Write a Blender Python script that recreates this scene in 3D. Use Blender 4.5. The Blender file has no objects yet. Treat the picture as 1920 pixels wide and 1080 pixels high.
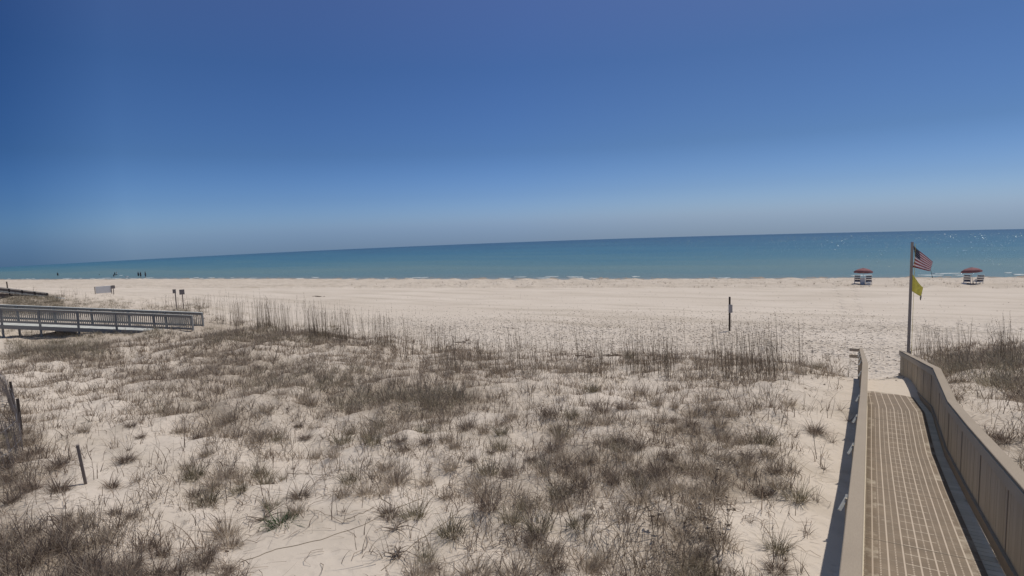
import bpy, bmesh, math, random
import numpy as np
from mathutils import Vector, Matrix

SEED = 7
rng = np.random.default_rng(SEED)
random.seed(SEED)
scene = bpy.context.scene
COL = scene.collection

# ------------------------------------------------------------------ camera geometry
F = 1100.0                                  # focal length in px of a 1920 px wide frame
YAW, PITCH, ROLL = math.radians(31.6), .1075, .0375
CAM = np.array([0.0, 0.0, 10.0])
RE = 2 * 10.0 / .03 ** 2                    # curvature radius of the sea
def basis(yaw, pitch, roll):
    f = np.array([-math.sin(yaw) * math.cos(pitch), math.cos(yaw) * math.cos(pitch), -math.sin(pitch)])
    r = np.array([math.cos(yaw), math.sin(yaw), 0.0])
    u = np.cross(r, f)
    c, s = math.cos(roll), math.sin(roll)
    return r * c - u * s, r * s + u * c, f
BR, BU, BF = basis(YAW, PITCH, ROLL)
def ray(px, py):
    return BF + BR * (px - 960) / F + BU * (540 - py) / F
def project(x, y, z):
    dx, dy, dz = x - CAM[0], y - CAM[1], z - CAM[2]
    w = dx * BF[0] + dy * BF[1] + dz * BF[2]
    w = np.where(w > .1, w, .1)
    a = dx * BR[0] + dy * BR[1] + dz * BR[2]
    b = dx * BU[0] + dy * BU[1] + dz * BU[2]
    return 960 + F * a / w, 540 - F * b / w, w
def hitz(px, py, z):
    d = ray(px, py)
    return CAM + d * (z - CAM[2]) / d[2]

# ------------------------------------------------------------------ terrain
def curv(x, y):
    return -(x * x + y * y) / (2 * RE)
CTRL = []
def cp(px, py, z):
    p = hitz(px, py, z)
    CTRL.append((p[0], p[1], z - curv(p[0], p[1])))
for px, z in ((-300, 5.4), (0, 5.3), (400, 5.1), (960, 5.0), (1350, 5.0), (1540, 5.0)):
    cp(px, 1080, z)
for px, z in ((-200, 5.3), (0, 5.3), (250, 5.05), (600, 4.9), (900, 4.95), (1250, 5.1), (1500, 5.0)):
    cp(px, 900, z)
for px, z in ((0, 5.15), (350, 4.8), (700, 4.75), (1000, 4.95), (1300, 5.0), (1540, 5.0)):
    cp(px, 790, z)
for px, z in ((-250, 4.9), (0, 4.7), (250, 4.6), (500, 4.75), (780, 4.9), (1050, 4.7), (1300, 4.75), (1530, 4.9)):
    cp(px, 730, z)
for px, z in ((60, 4.35), (260, 4.3), (450, 4.5), (640, 4.4), (830, 4.2), (1000, 4.15), (1180, 4.3), (1380, 4.45), (1500, 4.3)):
    cp(px, 688, z)
for px, z in ((-250, 4.4), (20, 4.1), (200, 4.1), (330, 4.2), (430, 4.35), (560, 4.25), (680, 3.9)):
    cp(px, 640, z)
for px, z in ((300, 3.7), (400, 4.0)):
    cp(px, 605, z)
for px, py, z in ((-200, 552, 4.5), (0, 551, 4.2), (80, 560, 3.8), (180, 575, 3.1), (280, 580, 3.0), (125, 550, 2.5), (360, 583, 2.9),
                  (200, 552, 2.2), (330, 562, 2.1), (440, 590, 2.3), (560, 612, 2.2), (700, 632, 2.4), (500, 575, 1.9), (640, 590, 1.9),
                  (830, 645, 2.6), (1000, 650, 2.6), (1250, 648, 2.5), (1450, 648, 2.5), (930, 662, 3.2), (870, 668, 3.0),
                  (400, 548, 1.5), (700, 555, 1.5), (1000, 560, 1.5), (1400, 560, 1.5), (1800, 555, 1.5), (150, 535, 1.4),
                  (900, 610, 2.2), (1300, 610, 2.2), (1600, 600, 2.1), (1850, 590, 2.0), (20, 536, 1.9),
                  (1618, 535, .85), (1825, 535, .85), (1200, 535, .85), (700, 532, .85), (300, 527, .8), (1900, 534, .85),
                  (1790, 650, 2.9), (1900, 642, 2.9), (1850, 670, 4.3), (1790, 690, 4.6), (1900, 690, 4.9), (1850, 750, 5.1), (1910, 850, 5.2)):
    cp(px, py, z)
CTRL += [(.6, 6, 5.0), (.6, 10, 4.8), (.6, 13, 4.65), (.6, 16, 4.75), (.5, 18.5, 4.82), (.5, 19.8, 4.74), (.4, 21.5, 4.5), (.4, 24.5, 3.85), (.4, 28, 3.15), (.4, 35, 2.6),
         (2.4, 10, 5.1), (3, 20, 5.0), (12, 15, 5.2), (20, 30, 4.0), (0, -6, 5.0), (-12, -6, 5.2), (-40, -5, 5.2), (15, -5, 5.2), (-70, 0, 4.6)]
SHORE = [(0, 518), (100, 519), (300, 520), (500, 521), (730, 522.5), (960, 523), (1180, 523.5), (1400, 523), (1660, 521), (1920, 520)]
SP = []
for px, py in SHORE:
    q = hitz(px, py, -.3); SP.append((q[0], q[1]))
SP = [(-900, 20), (-600, 45), (-400, 62)] + SP + [(60, 113), (160, 122), (500, 150)]
SX, SY = np.array([p[0] for p in SP]), np.array([p[1] for p in SP])
def shore_y(x):
    return np.interp(x, SX, SY)
for x in (-230, -200, -156, -119, -90, -57, -35, -16, 2, 20, 45):
    y = float(shore_y(x)); CTRL += [(x, y, 0.0)]
CA = np.array(CTRL)
def _tps(r2):
    return np.where(r2 > 1e-9, .5 * r2 * np.log(np.maximum(r2, 1e-9)), 0)
SC = 50.0
P = CA[:, :2] / SC
n = len(P)
K = _tps(((P[:, None] - P[None]) ** 2).sum(-1)) + np.eye(n) * 2e-4
A = np.zeros((n + 3, n + 3)); A[:n, :n] = K; A[:n, n] = 1; A[:n, n + 1:] = P; A[n, :n] = 1; A[n + 1:, :n] = P.T
Wt = np.linalg.solve(A, np.concatenate([CA[:, 2], np.zeros(3)]))
def tps(x, y):
    sh = x.shape; q = np.stack([x.ravel(), y.ravel()], 1) / SC
    out = np.empty(len(q))
    for i in range(0, len(q), 60000):
        b = q[i:i + 60000]
        r2 = ((b[:, None] - P[None]) ** 2).sum(-1)
        out[i:i + 60000] = _tps(r2) @ Wt[:n] + Wt[n] + b @ Wt[n + 1:]
    return out.reshape(sh)
_nr = np.random.default_rng(3)
def waves(lam0, lam1, k):
    a = _nr.uniform(0, 2 * np.pi, k); l = np.exp(_nr.uniform(np.log(lam0), np.log(lam1), k)); ph = _nr.uniform(0, 6.28, k)
    return np.cos(a) * 2 * np.pi / l, np.sin(a) * 2 * np.pi / l, ph
W1, W2, W3 = waves(2.2, 6.0, 14), waves(.7, 1.8, 18), waves(6, 20, 10)
def wsum(W, x, y):
    s = np.zeros_like(x)
    for kx, ky, ph in zip(*W):
        s += np.sin(kx * x + ky * y + ph)
    return s / math.sqrt(len(W[0]) / 2)
def base_h(x, y):
    d = shore_y(x) - y                         # metres landward of the water line
    z = np.clip(tps(x, y), -1, 5.5)
    berm = np.clip(d, -200, 60) * .055
    w = np.clip((d - 2) / 14.0, 0, 1); w = w * w * (3 - 2 * w)
    far = np.clip((x + 235) / -60, 0, 1) + np.clip((x - 32) / 25, 0, 1)
    gen = np.clip(d * .05, -3, 1.6) + np.clip((50 - y) / 26, 0, 1) * 2.6
    z = z * (1 - np.clip(far, 0, 1)) + gen * np.clip(far, 0, 1)
    return np.where(d < 2, np.maximum(berm, -3), (1 - w) * np.minimum(berm, 1.0) + w * z)

GX = np.arange(0, 1921, 80)
GRID = """
545 000 0 0 0 0 0 0 0 0 0 0 0 0 0 0 0 0 0 0 0 0 0 0 0 0
556 7 7 4 2 1 0 0 0 0 0 0 0 0 0 0 0 0 0 0 0 0 0 0 0 0
570 9 9 7 5 4 2 0 0 0 0 0 0 0 0 0 0 0 0 0 0 0 0 0 0 0
585 8 7 5 4 6 3 0 0 0 0 0 0 0 0 0 0 0 0 0 0 0 0 0 0 0
600 5 5 5 5 6 6 2 0 0 0 0 0 0 0 0 0 0 0 0 0 0 0 0 0 0
615 4 6 7 5 6 8 7 5 1 0 0 0 0 0 0 0 0 0 0 0 0 0 0 0 0
630 3 7 7 6 6 8 8 7 6 2 0 0 0 0 0 0 0 0 0 0 0 0 0 0 1
645 4 9 9 6 5 7 6 5 7 4 1 0 0 0 0 0 0 0 0 0 0 0 1 2 4
660 6 9 9 5 5 7 6 4 5 5 4 4 2 1 1 1 1 1 1 0 0 0 5 6 7
675 3 9 9 5 4 7 6 5 4 5 4 6 3 3 3 4 4 4 3 2 1 0 7 8 8
690 3 4 5 6 5 7 8 5 4 5 6 6 5 4 5 5 5 6 5 4 1 0 7 8 8
710 4 3 4 6 8 7 8 7 5 6 6 6 5 4 3 4 5 5 4 2 2 0 7 3 8
740 5 4 3 4 4 6 6 6 8 9 9 8 5 4 3 3 4 5 4 1 2 0 6 3 6
770 5 4 3 3 5 8 5 6 6 9 9 6 4 4 4 5 5 7 6 2 3 0 0 3 3
800 7 4 2 3 4 7 6 4 5 5 5 4 5 5 5 6 7 8 4 1 4 0 0 4 3
830 9 5 2 1 1 4 6 3 3 4 3 3 5 6 5 5 5 5 6 1 5 0 0 5 5
860 9 5 2 1 1 3 4 3 3 5 4 4 5 7 7 5 6 6 5 1 4 0 0 5 6
890 9 7 2 2 4 5 5 1 4 5 3 5 6 6 6 6 7 8 7 1 4 0 0 5 6
920 9 5 1 2 4 4 4 2 3 4 2 4 7 6 6 5 6 8 6 1 4 0 0 5 6
950 7 6 3 2 3 3 4 2 1 1 2 3 7 6 5 5 5 5 2 1 4 0 0 5 6
980 7 6 5 5 2 3 5 3 2 2 1 3 6 5 5 5 7 2 1 1 3 0 0 5 6
1010 8 8 6 4 3 3 1 1 0 1 1 3 5 5 4 6 8 2 1 2 3 0 0 5 6
1040 9 9 8 4 6 4 0 0 0 2 2 2 4 4 4 5 8 3 1 2 2 0 0 5 6
1075 9 9 8 6 7 6 0 0 0 1 1 3 4 5 3 6 8 4 1 2 2 0 0 5 6
"""
GR = np.array([[float(v) for v in l.split()] for l in GRID.strip().splitlines()])
GY, GD = GR[:, 0], GR[:, 1:]
def density(x, y, z):
    """vegetation cover 0..1 of a point of the ground"""
    px, py, w = project(x, y, z)
    px = np.clip(px, 0, 1919.9); inb = (py > 540) & (w > 1)
    py = np.clip(py, GY[0], GY[-1] - .01)
    i = np.clip(np.searchsorted(GY, py, side='right') - 1, 0, len(GY) - 2)
    j = (px // 80).astype(int)
    fy = (py - GY[i]) / (GY[i + 1] - GY[i]); fx = px / 80 - j
    d = (GD[i, j] * (1 - fx) + GD[i, j + 1] * fx) * (1 - fy) + (GD[i + 1, j] * (1 - fx) + GD[i + 1, j + 1] * fx) * fy
    d = np.where(inb, d, 5.0)
    lane = (x > -.75) & (x < 1.75) & (y < 34)
    return np.where(lane, 0, d) / 9.0

def height(x, y, full=False):
    x = np.asarray(x, float); y = np.asarray(y, float)
    b = base_h(x, y)
    d = density(x, y, b + curv(x, y))
    lane = np.clip((np.abs(x - .6) - 1.2) / 1.0, 0, 1)
    m = np.clip(d * 3, 0, 1)
    z = b + lane * (m * (.075 * wsum(W1, x, y) + .035 * wsum(W2, x, y))) + .025 * wsum(W3, x, y) * np.clip((shore_y(x) - y - 4) / 10, 0, 1)
    z = z + curv(x, y)
    return (z, d) if full else z
def ground(px, py):
    """march the ray of a pixel onto the terrain"""
    d = ray(px, py); t = 4.0
    ts = 4.0 * np.exp(np.arange(0, 420) * .01)
    pts = CAM + ts[:, None] * d
    g = pts[:, 2] - height(pts[:, 0], pts[:, 1])
    k = np.argmax(g < 0)
    a, b = ts[max(k - 1, 0)], ts[k]
    for _ in range(14):
        m = (a + b) / 2; p = CAM + m * d
        if p[2] > float(height(np.array([p[0]]), np.array([p[1]]))[0]): a = m
        else: b = m
    return CAM + a * d
def at_plane(px, py, p0):
    """point on the pixel ray in the upright plane through p0 that faces the camera"""
    nx, ny = p0[0], p0[1]; d = ray(px, py)
    t = (nx * nx + ny * ny) / (d[0] * nx + d[1] * ny)
    return CAM + t * d

# ------------------------------------------------------------------ material helpers
def new_mat(name):
    m = bpy.data.materials.new(name); m.use_nodes = True
    nt = m.node_tree; nt.nodes.clear()
    out = nt.nodes.new('ShaderNodeOutputMaterial'); b = nt.nodes.new('ShaderNodeBsdfPrincipled')
    nt.links.new(b.outputs[0], out.inputs[0])
    return m, nt, b
def N(nt, t, **kw):
    nd = nt.nodes.new('ShaderNode' + t)
    for k, v in kw.items():
        if k.startswith('i_'): nd.inputs[k[2:].replace('_', ' ')].default_value = v
        else: setattr(nd, k, v)
    return nd
def L(nt, a, b): nt.links.new(a, b)
def ramp(nt, fac, stops, interp='LINEAR'):
    r = N(nt, 'ValToRGB'); r.color_ramp.interpolation = interp
    els = r.color_ramp.elements
    while len(els) < len(stops): els.new(.5)
    for e, (p, c) in zip(els, stops):
        e.position = p; e.color = (c[0], c[1], c[2], 1) if not isinstance(c, (int, float)) else (c, c, c, 1)
    L(nt, fac, r.inputs[0]); return r.outputs[0]
def mix(nt, fac, a, b, mode='MIX'):
    m = N(nt, 'Mix', data_type='RGBA', blend_type=mode)
    for inp, v in ((m.inputs[0], fac), (m.inputs[6], a), (m.inputs[7], b)):
        if hasattr(v, 'links'): L(nt, v, inp)
        elif isinstance(v, (int, float)): inp.default_value = v
        else: inp.default_value = (v[0], v[1], v[2], 1)
    return m.outputs[2]
def math_(nt, op, a, b=0.0, c=None):
    m = N(nt, 'Math', operation=op)
    for k, v in enumerate((a, b, c)):
        if v is None: continue
        if hasattr(v, 'links'): L(nt, v, m.inputs[k])
        else: m.inputs[k].default_value = v
    return m.outputs[0]
def noise(nt, vec, scale, detail=4, rough=.55, out='Fac'):
    t = N(nt, 'TexNoise'); t.inputs['Scale'].default_value = scale; t.inputs['Detail'].default_value = detail; t.inputs['Roughness'].default_value = rough
    if vec is not None: L(nt, vec, t.inputs['Vector'])
    return t.outputs[out]
def mapping(nt, vec, scale=(1, 1, 1), rot=(0, 0, 0)):
    m = N(nt, 'Mapping'); m.inputs['Scale'].default_value = scale; m.inputs['Rotation'].default_value = rot
    L(nt, vec, m.inputs['Vector']); return m.outputs[0]
def bump(nt, b, h, strength, dist, prev=None):
    bp = N(nt, 'Bump'); bp.inputs['Strength'].default_value = strength; bp.inputs['Distance'].default_value = dist
    L(nt, h, bp.inputs['Height'])
    if prev is not None: L(nt, prev, bp.inputs['Normal'])
    L(nt, bp.outputs[0], b.inputs['Normal']); return bp.outputs[0]

def wood_mat(name, c1, c2, scale=(6, .6, 6), rough=.8, bumps=.3, spec=.2):
    m, nt, b = new_mat(name)
    tc = N(nt, 'TexCoord').outputs['Object']
    v = mapping(nt, tc, scale)
    n1 = noise(nt, v, 5, 5, .65); n2 = noise(nt, tc, 1.3, 3)
    rnd = N(nt, 'NewGeometry').outputs['Random Per Island']
    f = math_(nt, 'ADD', math_(nt, 'MULTIPLY', n1, .6), math_(nt, 'MULTIPLY', rnd, .5))
    col = ramp(nt, f, [(.25, c1), (.75, c2)])
    col = mix(nt, math_(nt, 'MULTIPLY', n2, .35), col, tuple(x * .6 for x in c1))
    L(nt, col, b.inputs['Base Color']); b.inputs['Roughness'].default_value = rough
    b.inputs['Specular IOR Level'].default_value = spec
    bump(nt, b, n1, bumps, .01)
    return m
def plain(name, c, rough=.6, var=.15, metal=0, scale=12):
    m, nt, b = new_mat(name)
    tc = N(nt, 'TexCoord').outputs['Object']
    nn = noise(nt, tc, scale, 4)
    col = ramp(nt, nn, [(.3, tuple(x * (1 - var) for x in c)), (.7, tuple(min(1, x * (1 + var)) for x in c))])
    L(nt, col, b.inputs['Base Color']); b.inputs['Roughness'].default_value = rough; b.inputs['Metallic'].default_value = metal
    b.inputs['Specular IOR Level'].default_value = .3
    return m

M = {}
M['rail_wood'] = wood_mat('weathered_rail_wood', (.29, .23, .168), (.40, .325, .24), (30, .8, 30))
M['wall_wood'] = wood_mat('weathered_wall_wood', (.52, .44, .32), (.64, .55, .42), (9, 9, .7))
M['grey_wood'] = wood_mat('grey_weathered_wood', (.25, .25, .235), (.34, .34, .32), (8, 8, 8))
M['pale_wood'] = wood_mat('pale_bleached_wood', (.46, .46, .43), (.60, .60, .56), (8, 8, 8))
M['dark_wood'] = wood_mat('dark_wood', (.045, .035, .03), (.085, .068, .056), (8, 8, .8))
M['old_wood'] = wood_mat('old_stake_wood', (.16, .135, .12), (.26, .22, .195), (8, 8, .8))
M['white_paint'] = plain('white_paint', (.72, .72, .70), .5, .06)
M['sign_grey'] = plain('faded_sign_board', (.42, .41, .41), .6, .1)
M['sign_back'] = plain('sign_back_board', (.22, .20, .19), .7, .2)
M['dark_fabric'] = plain('dark_sling_fabric', (.11, .11, .14), .8, .3)
M['red_fabric'] = plain('red_umbrella_fabric', (.34, .16, .16), .8, .12)
M['yellow_fabric'] = plain('yellow_flag_fabric', (.82, .76, .26), .7, .12)
M['rope'] = plain('pale_rope', (.35, .32, .26), .8)
M['metal'] = plain('grey_metal', (.3, .3, .32), .4, .1, .6)
M['post_grey'] = wood_mat('grey_pole_wood', (.36, .32, .27), (.48, .43, .37), (20, 20, .5))

def grass_mat(name, stops, sat=1):
    m, nt, b = new_mat(name)
    g = N(nt, 'NewGeometry').outputs['Random Per Island']
    oi = N(nt, 'ObjectInfo').outputs['Random']
    f = math_(nt, 'ADD', math_(nt, 'MULTIPLY', g, .75), math_(nt, 'MULTIPLY', oi, .25))
    L(nt, ramp(nt, f, stops), b.inputs['Base Color']); b.inputs['Roughness'].default_value = .75
    b.inputs['Specular IOR Level'].default_value = .15
    tr = N(nt, 'BsdfTranslucent'); mx = N(nt, 'MixShader'); mx.inputs[0].default_value = .32
    L(nt, ramp(nt, f, stops), tr.inputs[0]); L(nt, b.outputs[0], mx.inputs[1]); L(nt, tr.outputs[0], mx.inputs[2])
    L(nt, mx.outputs[0], [n_ for n_ in nt.nodes if n_.type == 'OUTPUT_MATERIAL'][0].inputs[0])
    return m
M['dry_grass'] = grass_mat('dry_grass', [(0, (.14, .105, .08)), (.35, (.33, .265, .20)), (.7, (.50, .415, .32)), (1, (.66, .56, .44))])
M['dark_grass'] = grass_mat('dark_dry_grass', [(0, (.07, .05, .04)), (.5, (.20, .15, .115)), (1, (.38, .30, .23))])
M['olive_grass'] = grass_mat('olive_grass', [(0, (.15, .13, .09)), (.5, (.32, .275, .20)), (1, (.50, .43, .32))])
M['olive_tuft'] = grass_mat('olive_tuft', [(0, (.08, .068, .042)), (.5, (.22, .188, .125)), (1, (.44, .37, .25))])
M['green_leaf'] = grass_mat('green_leaf', [(0, (.04, .07, .03)), (.5, (.07, .11, .05)), (1, (.14, .15, .08))])
M['stalk'] = grass_mat('sea_oat_stalk', [(0, (.08, .06, .042)), (.5, (.17, .132, .092)), (1, (.30, .24, .17))])

def sand_mat():
    m, nt, b = new_mat('beach_sand')
    tc = N(nt, 'TexCoord').outputs['Object']
    dens = N(nt, 'Attribute', attribute_name='cover').outputs['Fac']
    wet = N(nt, 'Attribute', attribute_name='wet').outputs['Fac']
    foot = N(nt, 'Attribute', attribute_name='footprints').outputs['Fac']
    n_big = noise(nt, tc, .12, 3); n_mid = noise(nt, tc, 1.1, 5); n_fine = noise(nt, tc, 30, 4, .7)
    col = ramp(nt, n_big, [(.3, (.53, .45, .37)), (.7, (.61, .525, .44))])
    col = mix(nt, math_(nt, 'MULTIPLY', n_mid, .30), col, (.49, .415, .31))
    # streaks of darker sand drawn out along the shore
    st = noise(nt, mapping(nt, tc, (.03, .32, 1), (0, 0, -.1)), 1.6, 5, .6)
    col = mix(nt, ramp(nt, st, [(.50, 0), (.66, .55)]), col, (.40, .335, .26))
    sp = ramp(nt, n_fine, [(.30, .55), (.42, 0)])
    col = mix(nt, math_(nt, 'MULTIPLY', sp, .6), col, (.30, .26, .21))
    # dead litter lying thick where the grass grows thick
    lit = noise(nt, tc, 9, 6, .75)
    lm = math_(nt, 'MULTIPLY', ramp(nt, math_(nt, 'ADD', lit, math_(nt, 'MULTIPLY', dens, .42)), [(.66, 0), (.80, 1)]), ramp(nt, dens, [(.25, 0), (.9, .6)]))
    col = mix(nt, lm, col, (.22, .17, .12))
    col = mix(nt, wet, col, (.20, .165, .135))
    L(nt, col, b.inputs['Base Color']); b.inputs['Roughness'].default_value = .92; b.inputs['Specular IOR Level'].default_value = .12
    # footprints: soft pits
    vo = N(nt, 'TexVoronoi'); vo.inputs['Scale'].default_value = 2.3; L(nt, tc, vo.inputs['Vector'])
    pit = ramp(nt, vo.outputs['Distance'], [(.08, 0), (.34, 1)])
    vo2 = N(nt, 'TexVoronoi'); vo2.inputs['Scale'].default_value = 5.1; L(nt, tc, vo2.inputs['Vector'])
    pit2 = ramp(nt, vo2.outputs['Distance'], [(.1, 0), (.4, 1)])
    hh = math_(nt, 'MULTIPLY', math_(nt, 'ADD', pit, math_(nt, 'MULTIPLY', pit2, .5)), math_(nt, 'MULTIPLY', foot, ramp(nt, noise(nt, tc, .35, 3), [(.35, .7), (.65, 1.4)])))
    nb = bump(nt, b, math_(nt, 'ADD', hh, math_(nt, 'MULTIPLY', n_mid, .14)), 1.0, .19)
    bump(nt, b, n_fine, .35, .012, nb)
    return m
M['sand'] = sand_mat()

def sea_mat():
    m, nt, b = new_mat('sea_water')
    tc = N(nt, 'TexCoord').outputs['Object']
    off = N(nt, 'Attribute', attribute_name='offshore').outputs['Fac']     # log distance from the water line 0..1
    w = noise(nt, mapping(nt, tc, (.012, .05, 1), (0, 0, -.12)), 1.0, 5, .6)
    f = math_(nt, 'ADD', off, math_(nt, 'MULTIPLY', math_(nt, 'SUBTRACT', w, .5), .34))
    col = ramp(nt, f, [(0, (.24, .25, .23)), (.10, (.15, .20, .20)), (.28, (.12, .195, .205)), (.42, (.13, .205, .205)), (.55, (.082, .175, .21)), (.68, (.052, .145, .21)), (.84, (.042, .105, .175)), (1, (.032, .082, .15))])
    fine = noise(nt, mapping(nt, tc, (.25, .9, 1), (0, 0, -.12)), 1.2, 4, .6)
    col = mix(nt, ramp(nt, fine, [(.45, 0), (.75, .3)]), col, (.08, .16, .20))
    L(nt, col, b.inputs['Base Color'])
    b.inputs['Roughness'].default_value = .38; b.inputs['IOR'].default_value = 1.33; b.inputs['Specular IOR Level'].default_value = .22
    n1 = noise(nt, mapping(nt, tc, (.35, 1.1, 1), (0, 0, -.15)), 1.3, 4, .6)
    n2 = noise(nt, mapping(nt, tc, (1.2, 3, 1), (0, 0, .2)), 1.6, 3, .6)
    nb = bump(nt, b, n1, .8, .5)
    bump(nt, b, n2, .6, .15, nb)
    return m
M['sea'] = sea_mat()
def foam_mat():
    m, nt, b = new_mat('sea_foam')
    tc = N(nt, 'TexCoord').outputs['Object']
    nn = noise(nt, tc, 1.5, 5)
    L(nt, ramp(nt, nn, [(.3, (.42, .46, .45)), (.7, (.68, .70, .69))]), b.inputs['Base Color']); b.inputs['Roughness'].default_value = .7
    return m
M['foam'] = foam_mat()
def glint_mat():
    m, nt, b = new_mat('wavelet_water')
    b.inputs['Base Color'].default_value = (.15, .24, .28, 1); b.inputs['Roughness'].default_value = .12; b.inputs['IOR'].default_value = 1.33
    return m
M['wavelet'] = glint_mat()

def mat_mat():
    """perforated plastic access mat: tan panels, pale long lines, dotted lines, joints"""
    m, nt, b = new_mat('access_mat')
    uv = N(nt, 'UVMap').outputs[0]
    s = N(nt, 'SeparateXYZ'); L(nt, uv, s.inputs[0]); u, v = s.outputs[0], s.outputs[1]   # metres
    def line(x, period, width, ph=0.0):
        fr = math_(nt, 'FRACT', math_(nt, 'ADD', math_(nt, 'DIVIDE', x, period), ph))
        dd = math_(nt, 'ABSOLUTE', math_(nt, 'SUBTRACT', fr, .5))
        return math_(nt, 'LESS_THAN', dd, width / period / 2)
    solid = line(u, .15, .016)
    dots = math_(nt, 'MULTIPLY', line(u, .15, .014, .5), line(v, .05, .024))
    nn = noise(nt, uv, 2.2, 4)
    cell = N(nt, 'TexWhiteNoise'); cell.noise_dimensions = '2D'
    fl = N(nt, 'VectorMath', operation='FLOOR'); sc = N(nt, 'VectorMath', operation='MULTIPLY'); sc.inputs[1].default_value = (1 / .3, 1 / .3, 1)
    L(nt, uv, sc.inputs[0]); L(nt, sc.outputs[0], fl.inputs[0]); L(nt, fl.outputs[0], cell.inputs['Vector'])
    cross = math_(nt, 'MULTIPLY', line(v, .3, .016), math_(nt, 'LESS_THAN', math_(nt, 'ABSOLUTE', math_(nt, 'SUBTRACT', u, .56)), .17))
    joint = line(v, .3, .012, .03)
    big = line(v, 2.4, .02, .2)
    last = math_(nt, 'LESS_THAN', v, 16.05)
    base = ramp(nt, nn, [(.3, (.195, .148, .104)), (.7, (.24, .186, .134))])
    base = mix(nt, math_(nt, 'MULTIPLY', math_(nt, 'MULTIPLY', joint, last), .7), base, (.10, .078, .055))
    base = mix(nt, math_(nt, 'MULTIPLY', cell.outputs['Value'], .35), base, (.155, .122, .09))
    pale = math_(nt, 'MAXIMUM', solid, math_(nt, 'MULTIPLY', last, math_(nt, 'MAXIMUM', dots, cross)))
    col = mix(nt, math_(nt, 'MULTIPLY', pale, .72), base, (.58, .48, .38))
    faint = math_(nt, 'MULTIPLY', math_(nt, 'MULTIPLY', line(v, .3, .014), last), .28)
    col = mix(nt, faint, col, (.50, .42, .33))
    col = mix(nt, math_(nt, 'MULTIPLY', big, .7), col, (.10, .08, .06))
    L(nt, col, b.inputs['Base Color']); b.inputs['Roughness'].default_value = .75; b.inputs['Specular IOR Level'].default_value = .2
    drift_ = math_(nt, 'ADD', noise(nt, uv, 1.6, 5, .65), math_(nt, 'MULTIPLY', math_(nt, 'SUBTRACT', v, 18.6), .16))
    edge_ = math_(nt, 'MULTIPLY', math_(nt, 'GREATER_THAN', math_(nt, 'ABSOLUTE', math_(nt, 'SUBTRACT', u, .55)), .42), .09)
    col = mix(nt, ramp(nt, math_(nt, 'ADD', math_(nt, 'MAXIMUM', drift_, noise(nt, uv, 2.3, 5, .7)), edge_), [(.60, 0), (.74, .75)]), col, (.47, .40, .31))
    nt.links.new(col, b.inputs['Base Color'])
    g1 = line(u, .025, .012); g2 = line(v, .025, .012)
    bump(nt, b, math_(nt, 'MAXIMUM', math_(nt, 'MULTIPLY', g1, g2), pale), .3, .006)
    return m
M['mat'] = mat_mat()

def flag_mat():
    m, nt, b = new_mat('striped_flag')
    uv = N(nt, 'UVMap').outputs[0]
    s = N(nt, 'SeparateXYZ'); L(nt, uv, s.inputs[0]); u, v = s.outputs[0], s.outputs[1]
    fr = math_(nt, 'FRACT', math_(nt, 'MULTIPLY', v, 6.5))
    red = math_(nt, 'LESS_THAN', fr, .5)
    col = mix(nt, red, (.85, .79, .80), (.46, .11, .13))
    can = math_(nt, 'MULTIPLY', math_(nt, 'LESS_THAN', u, .4), math_(nt, 'GREATER_THAN', v, .4615))
    a = N(nt, 'CombineXYZ'); L(nt, math_(nt, 'MULTIPLY', u, 15), a.inputs[0]); L(nt, math_(nt, 'MULTIPLY', math_(nt, 'SUBTRACT', v, .4615), 9.3), a.inputs[1])
    fx = math_(nt, 'SUBTRACT', math_(nt, 'FRACT', math_(nt, 'MULTIPLY', u, 15)), .5)
    fy = math_(nt, 'SUBTRACT', math_(nt, 'FRACT', math_(nt, 'MULTIPLY', math_(nt, 'SUBTRACT', v, .4615), 9.3)), .5)
    r2 = math_(nt, 'ADD', math_(nt, 'MULTIPLY', fx, fx), math_(nt, 'MULTIPLY', fy, fy))
    star = math_(nt, 'LESS_THAN', r2, .06)
    cc = mix(nt, star, (.025, .035, .10), (.6, .6, .62))
    col = mix(nt, can, col, cc)
    L(nt, col, b.inputs['Base Color']); b.inputs['Roughness'].default_value = .8
    thin_cloth(nt, b, col)
    return m
def thin_cloth(nt, b, col, f=.5):
    tr = N(nt, 'BsdfTranslucent'); mx = N(nt, 'MixShader'); mx.inputs[0].default_value = f
    L(nt, col, tr.inputs[0]); L(nt, b.outputs[0], mx.inputs[1]); L(nt, tr.outputs[0], mx.inputs[2])
    L(nt, mx.outputs[0], [q for q in nt.nodes if q.type == 'OUTPUT_MATERIAL'][0].inputs[0])
M['flag'] = flag_mat()
nt_ = M['yellow_fabric'].node_tree; b_ = [q for q in nt_.nodes if q.type == 'BSDF_PRINCIPLED'][0]; thin_cloth(nt_, b_, b_.inputs['Base Color'].links[0].from_socket)
nt_ = M['red_fabric'].node_tree; b_ = [q for q in nt_.nodes if q.type == 'BSDF_PRINCIPLED'][0]; thin_cloth(nt_, b_, b_.inputs['Base Color'].links[0].from_socket, .3)

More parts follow.
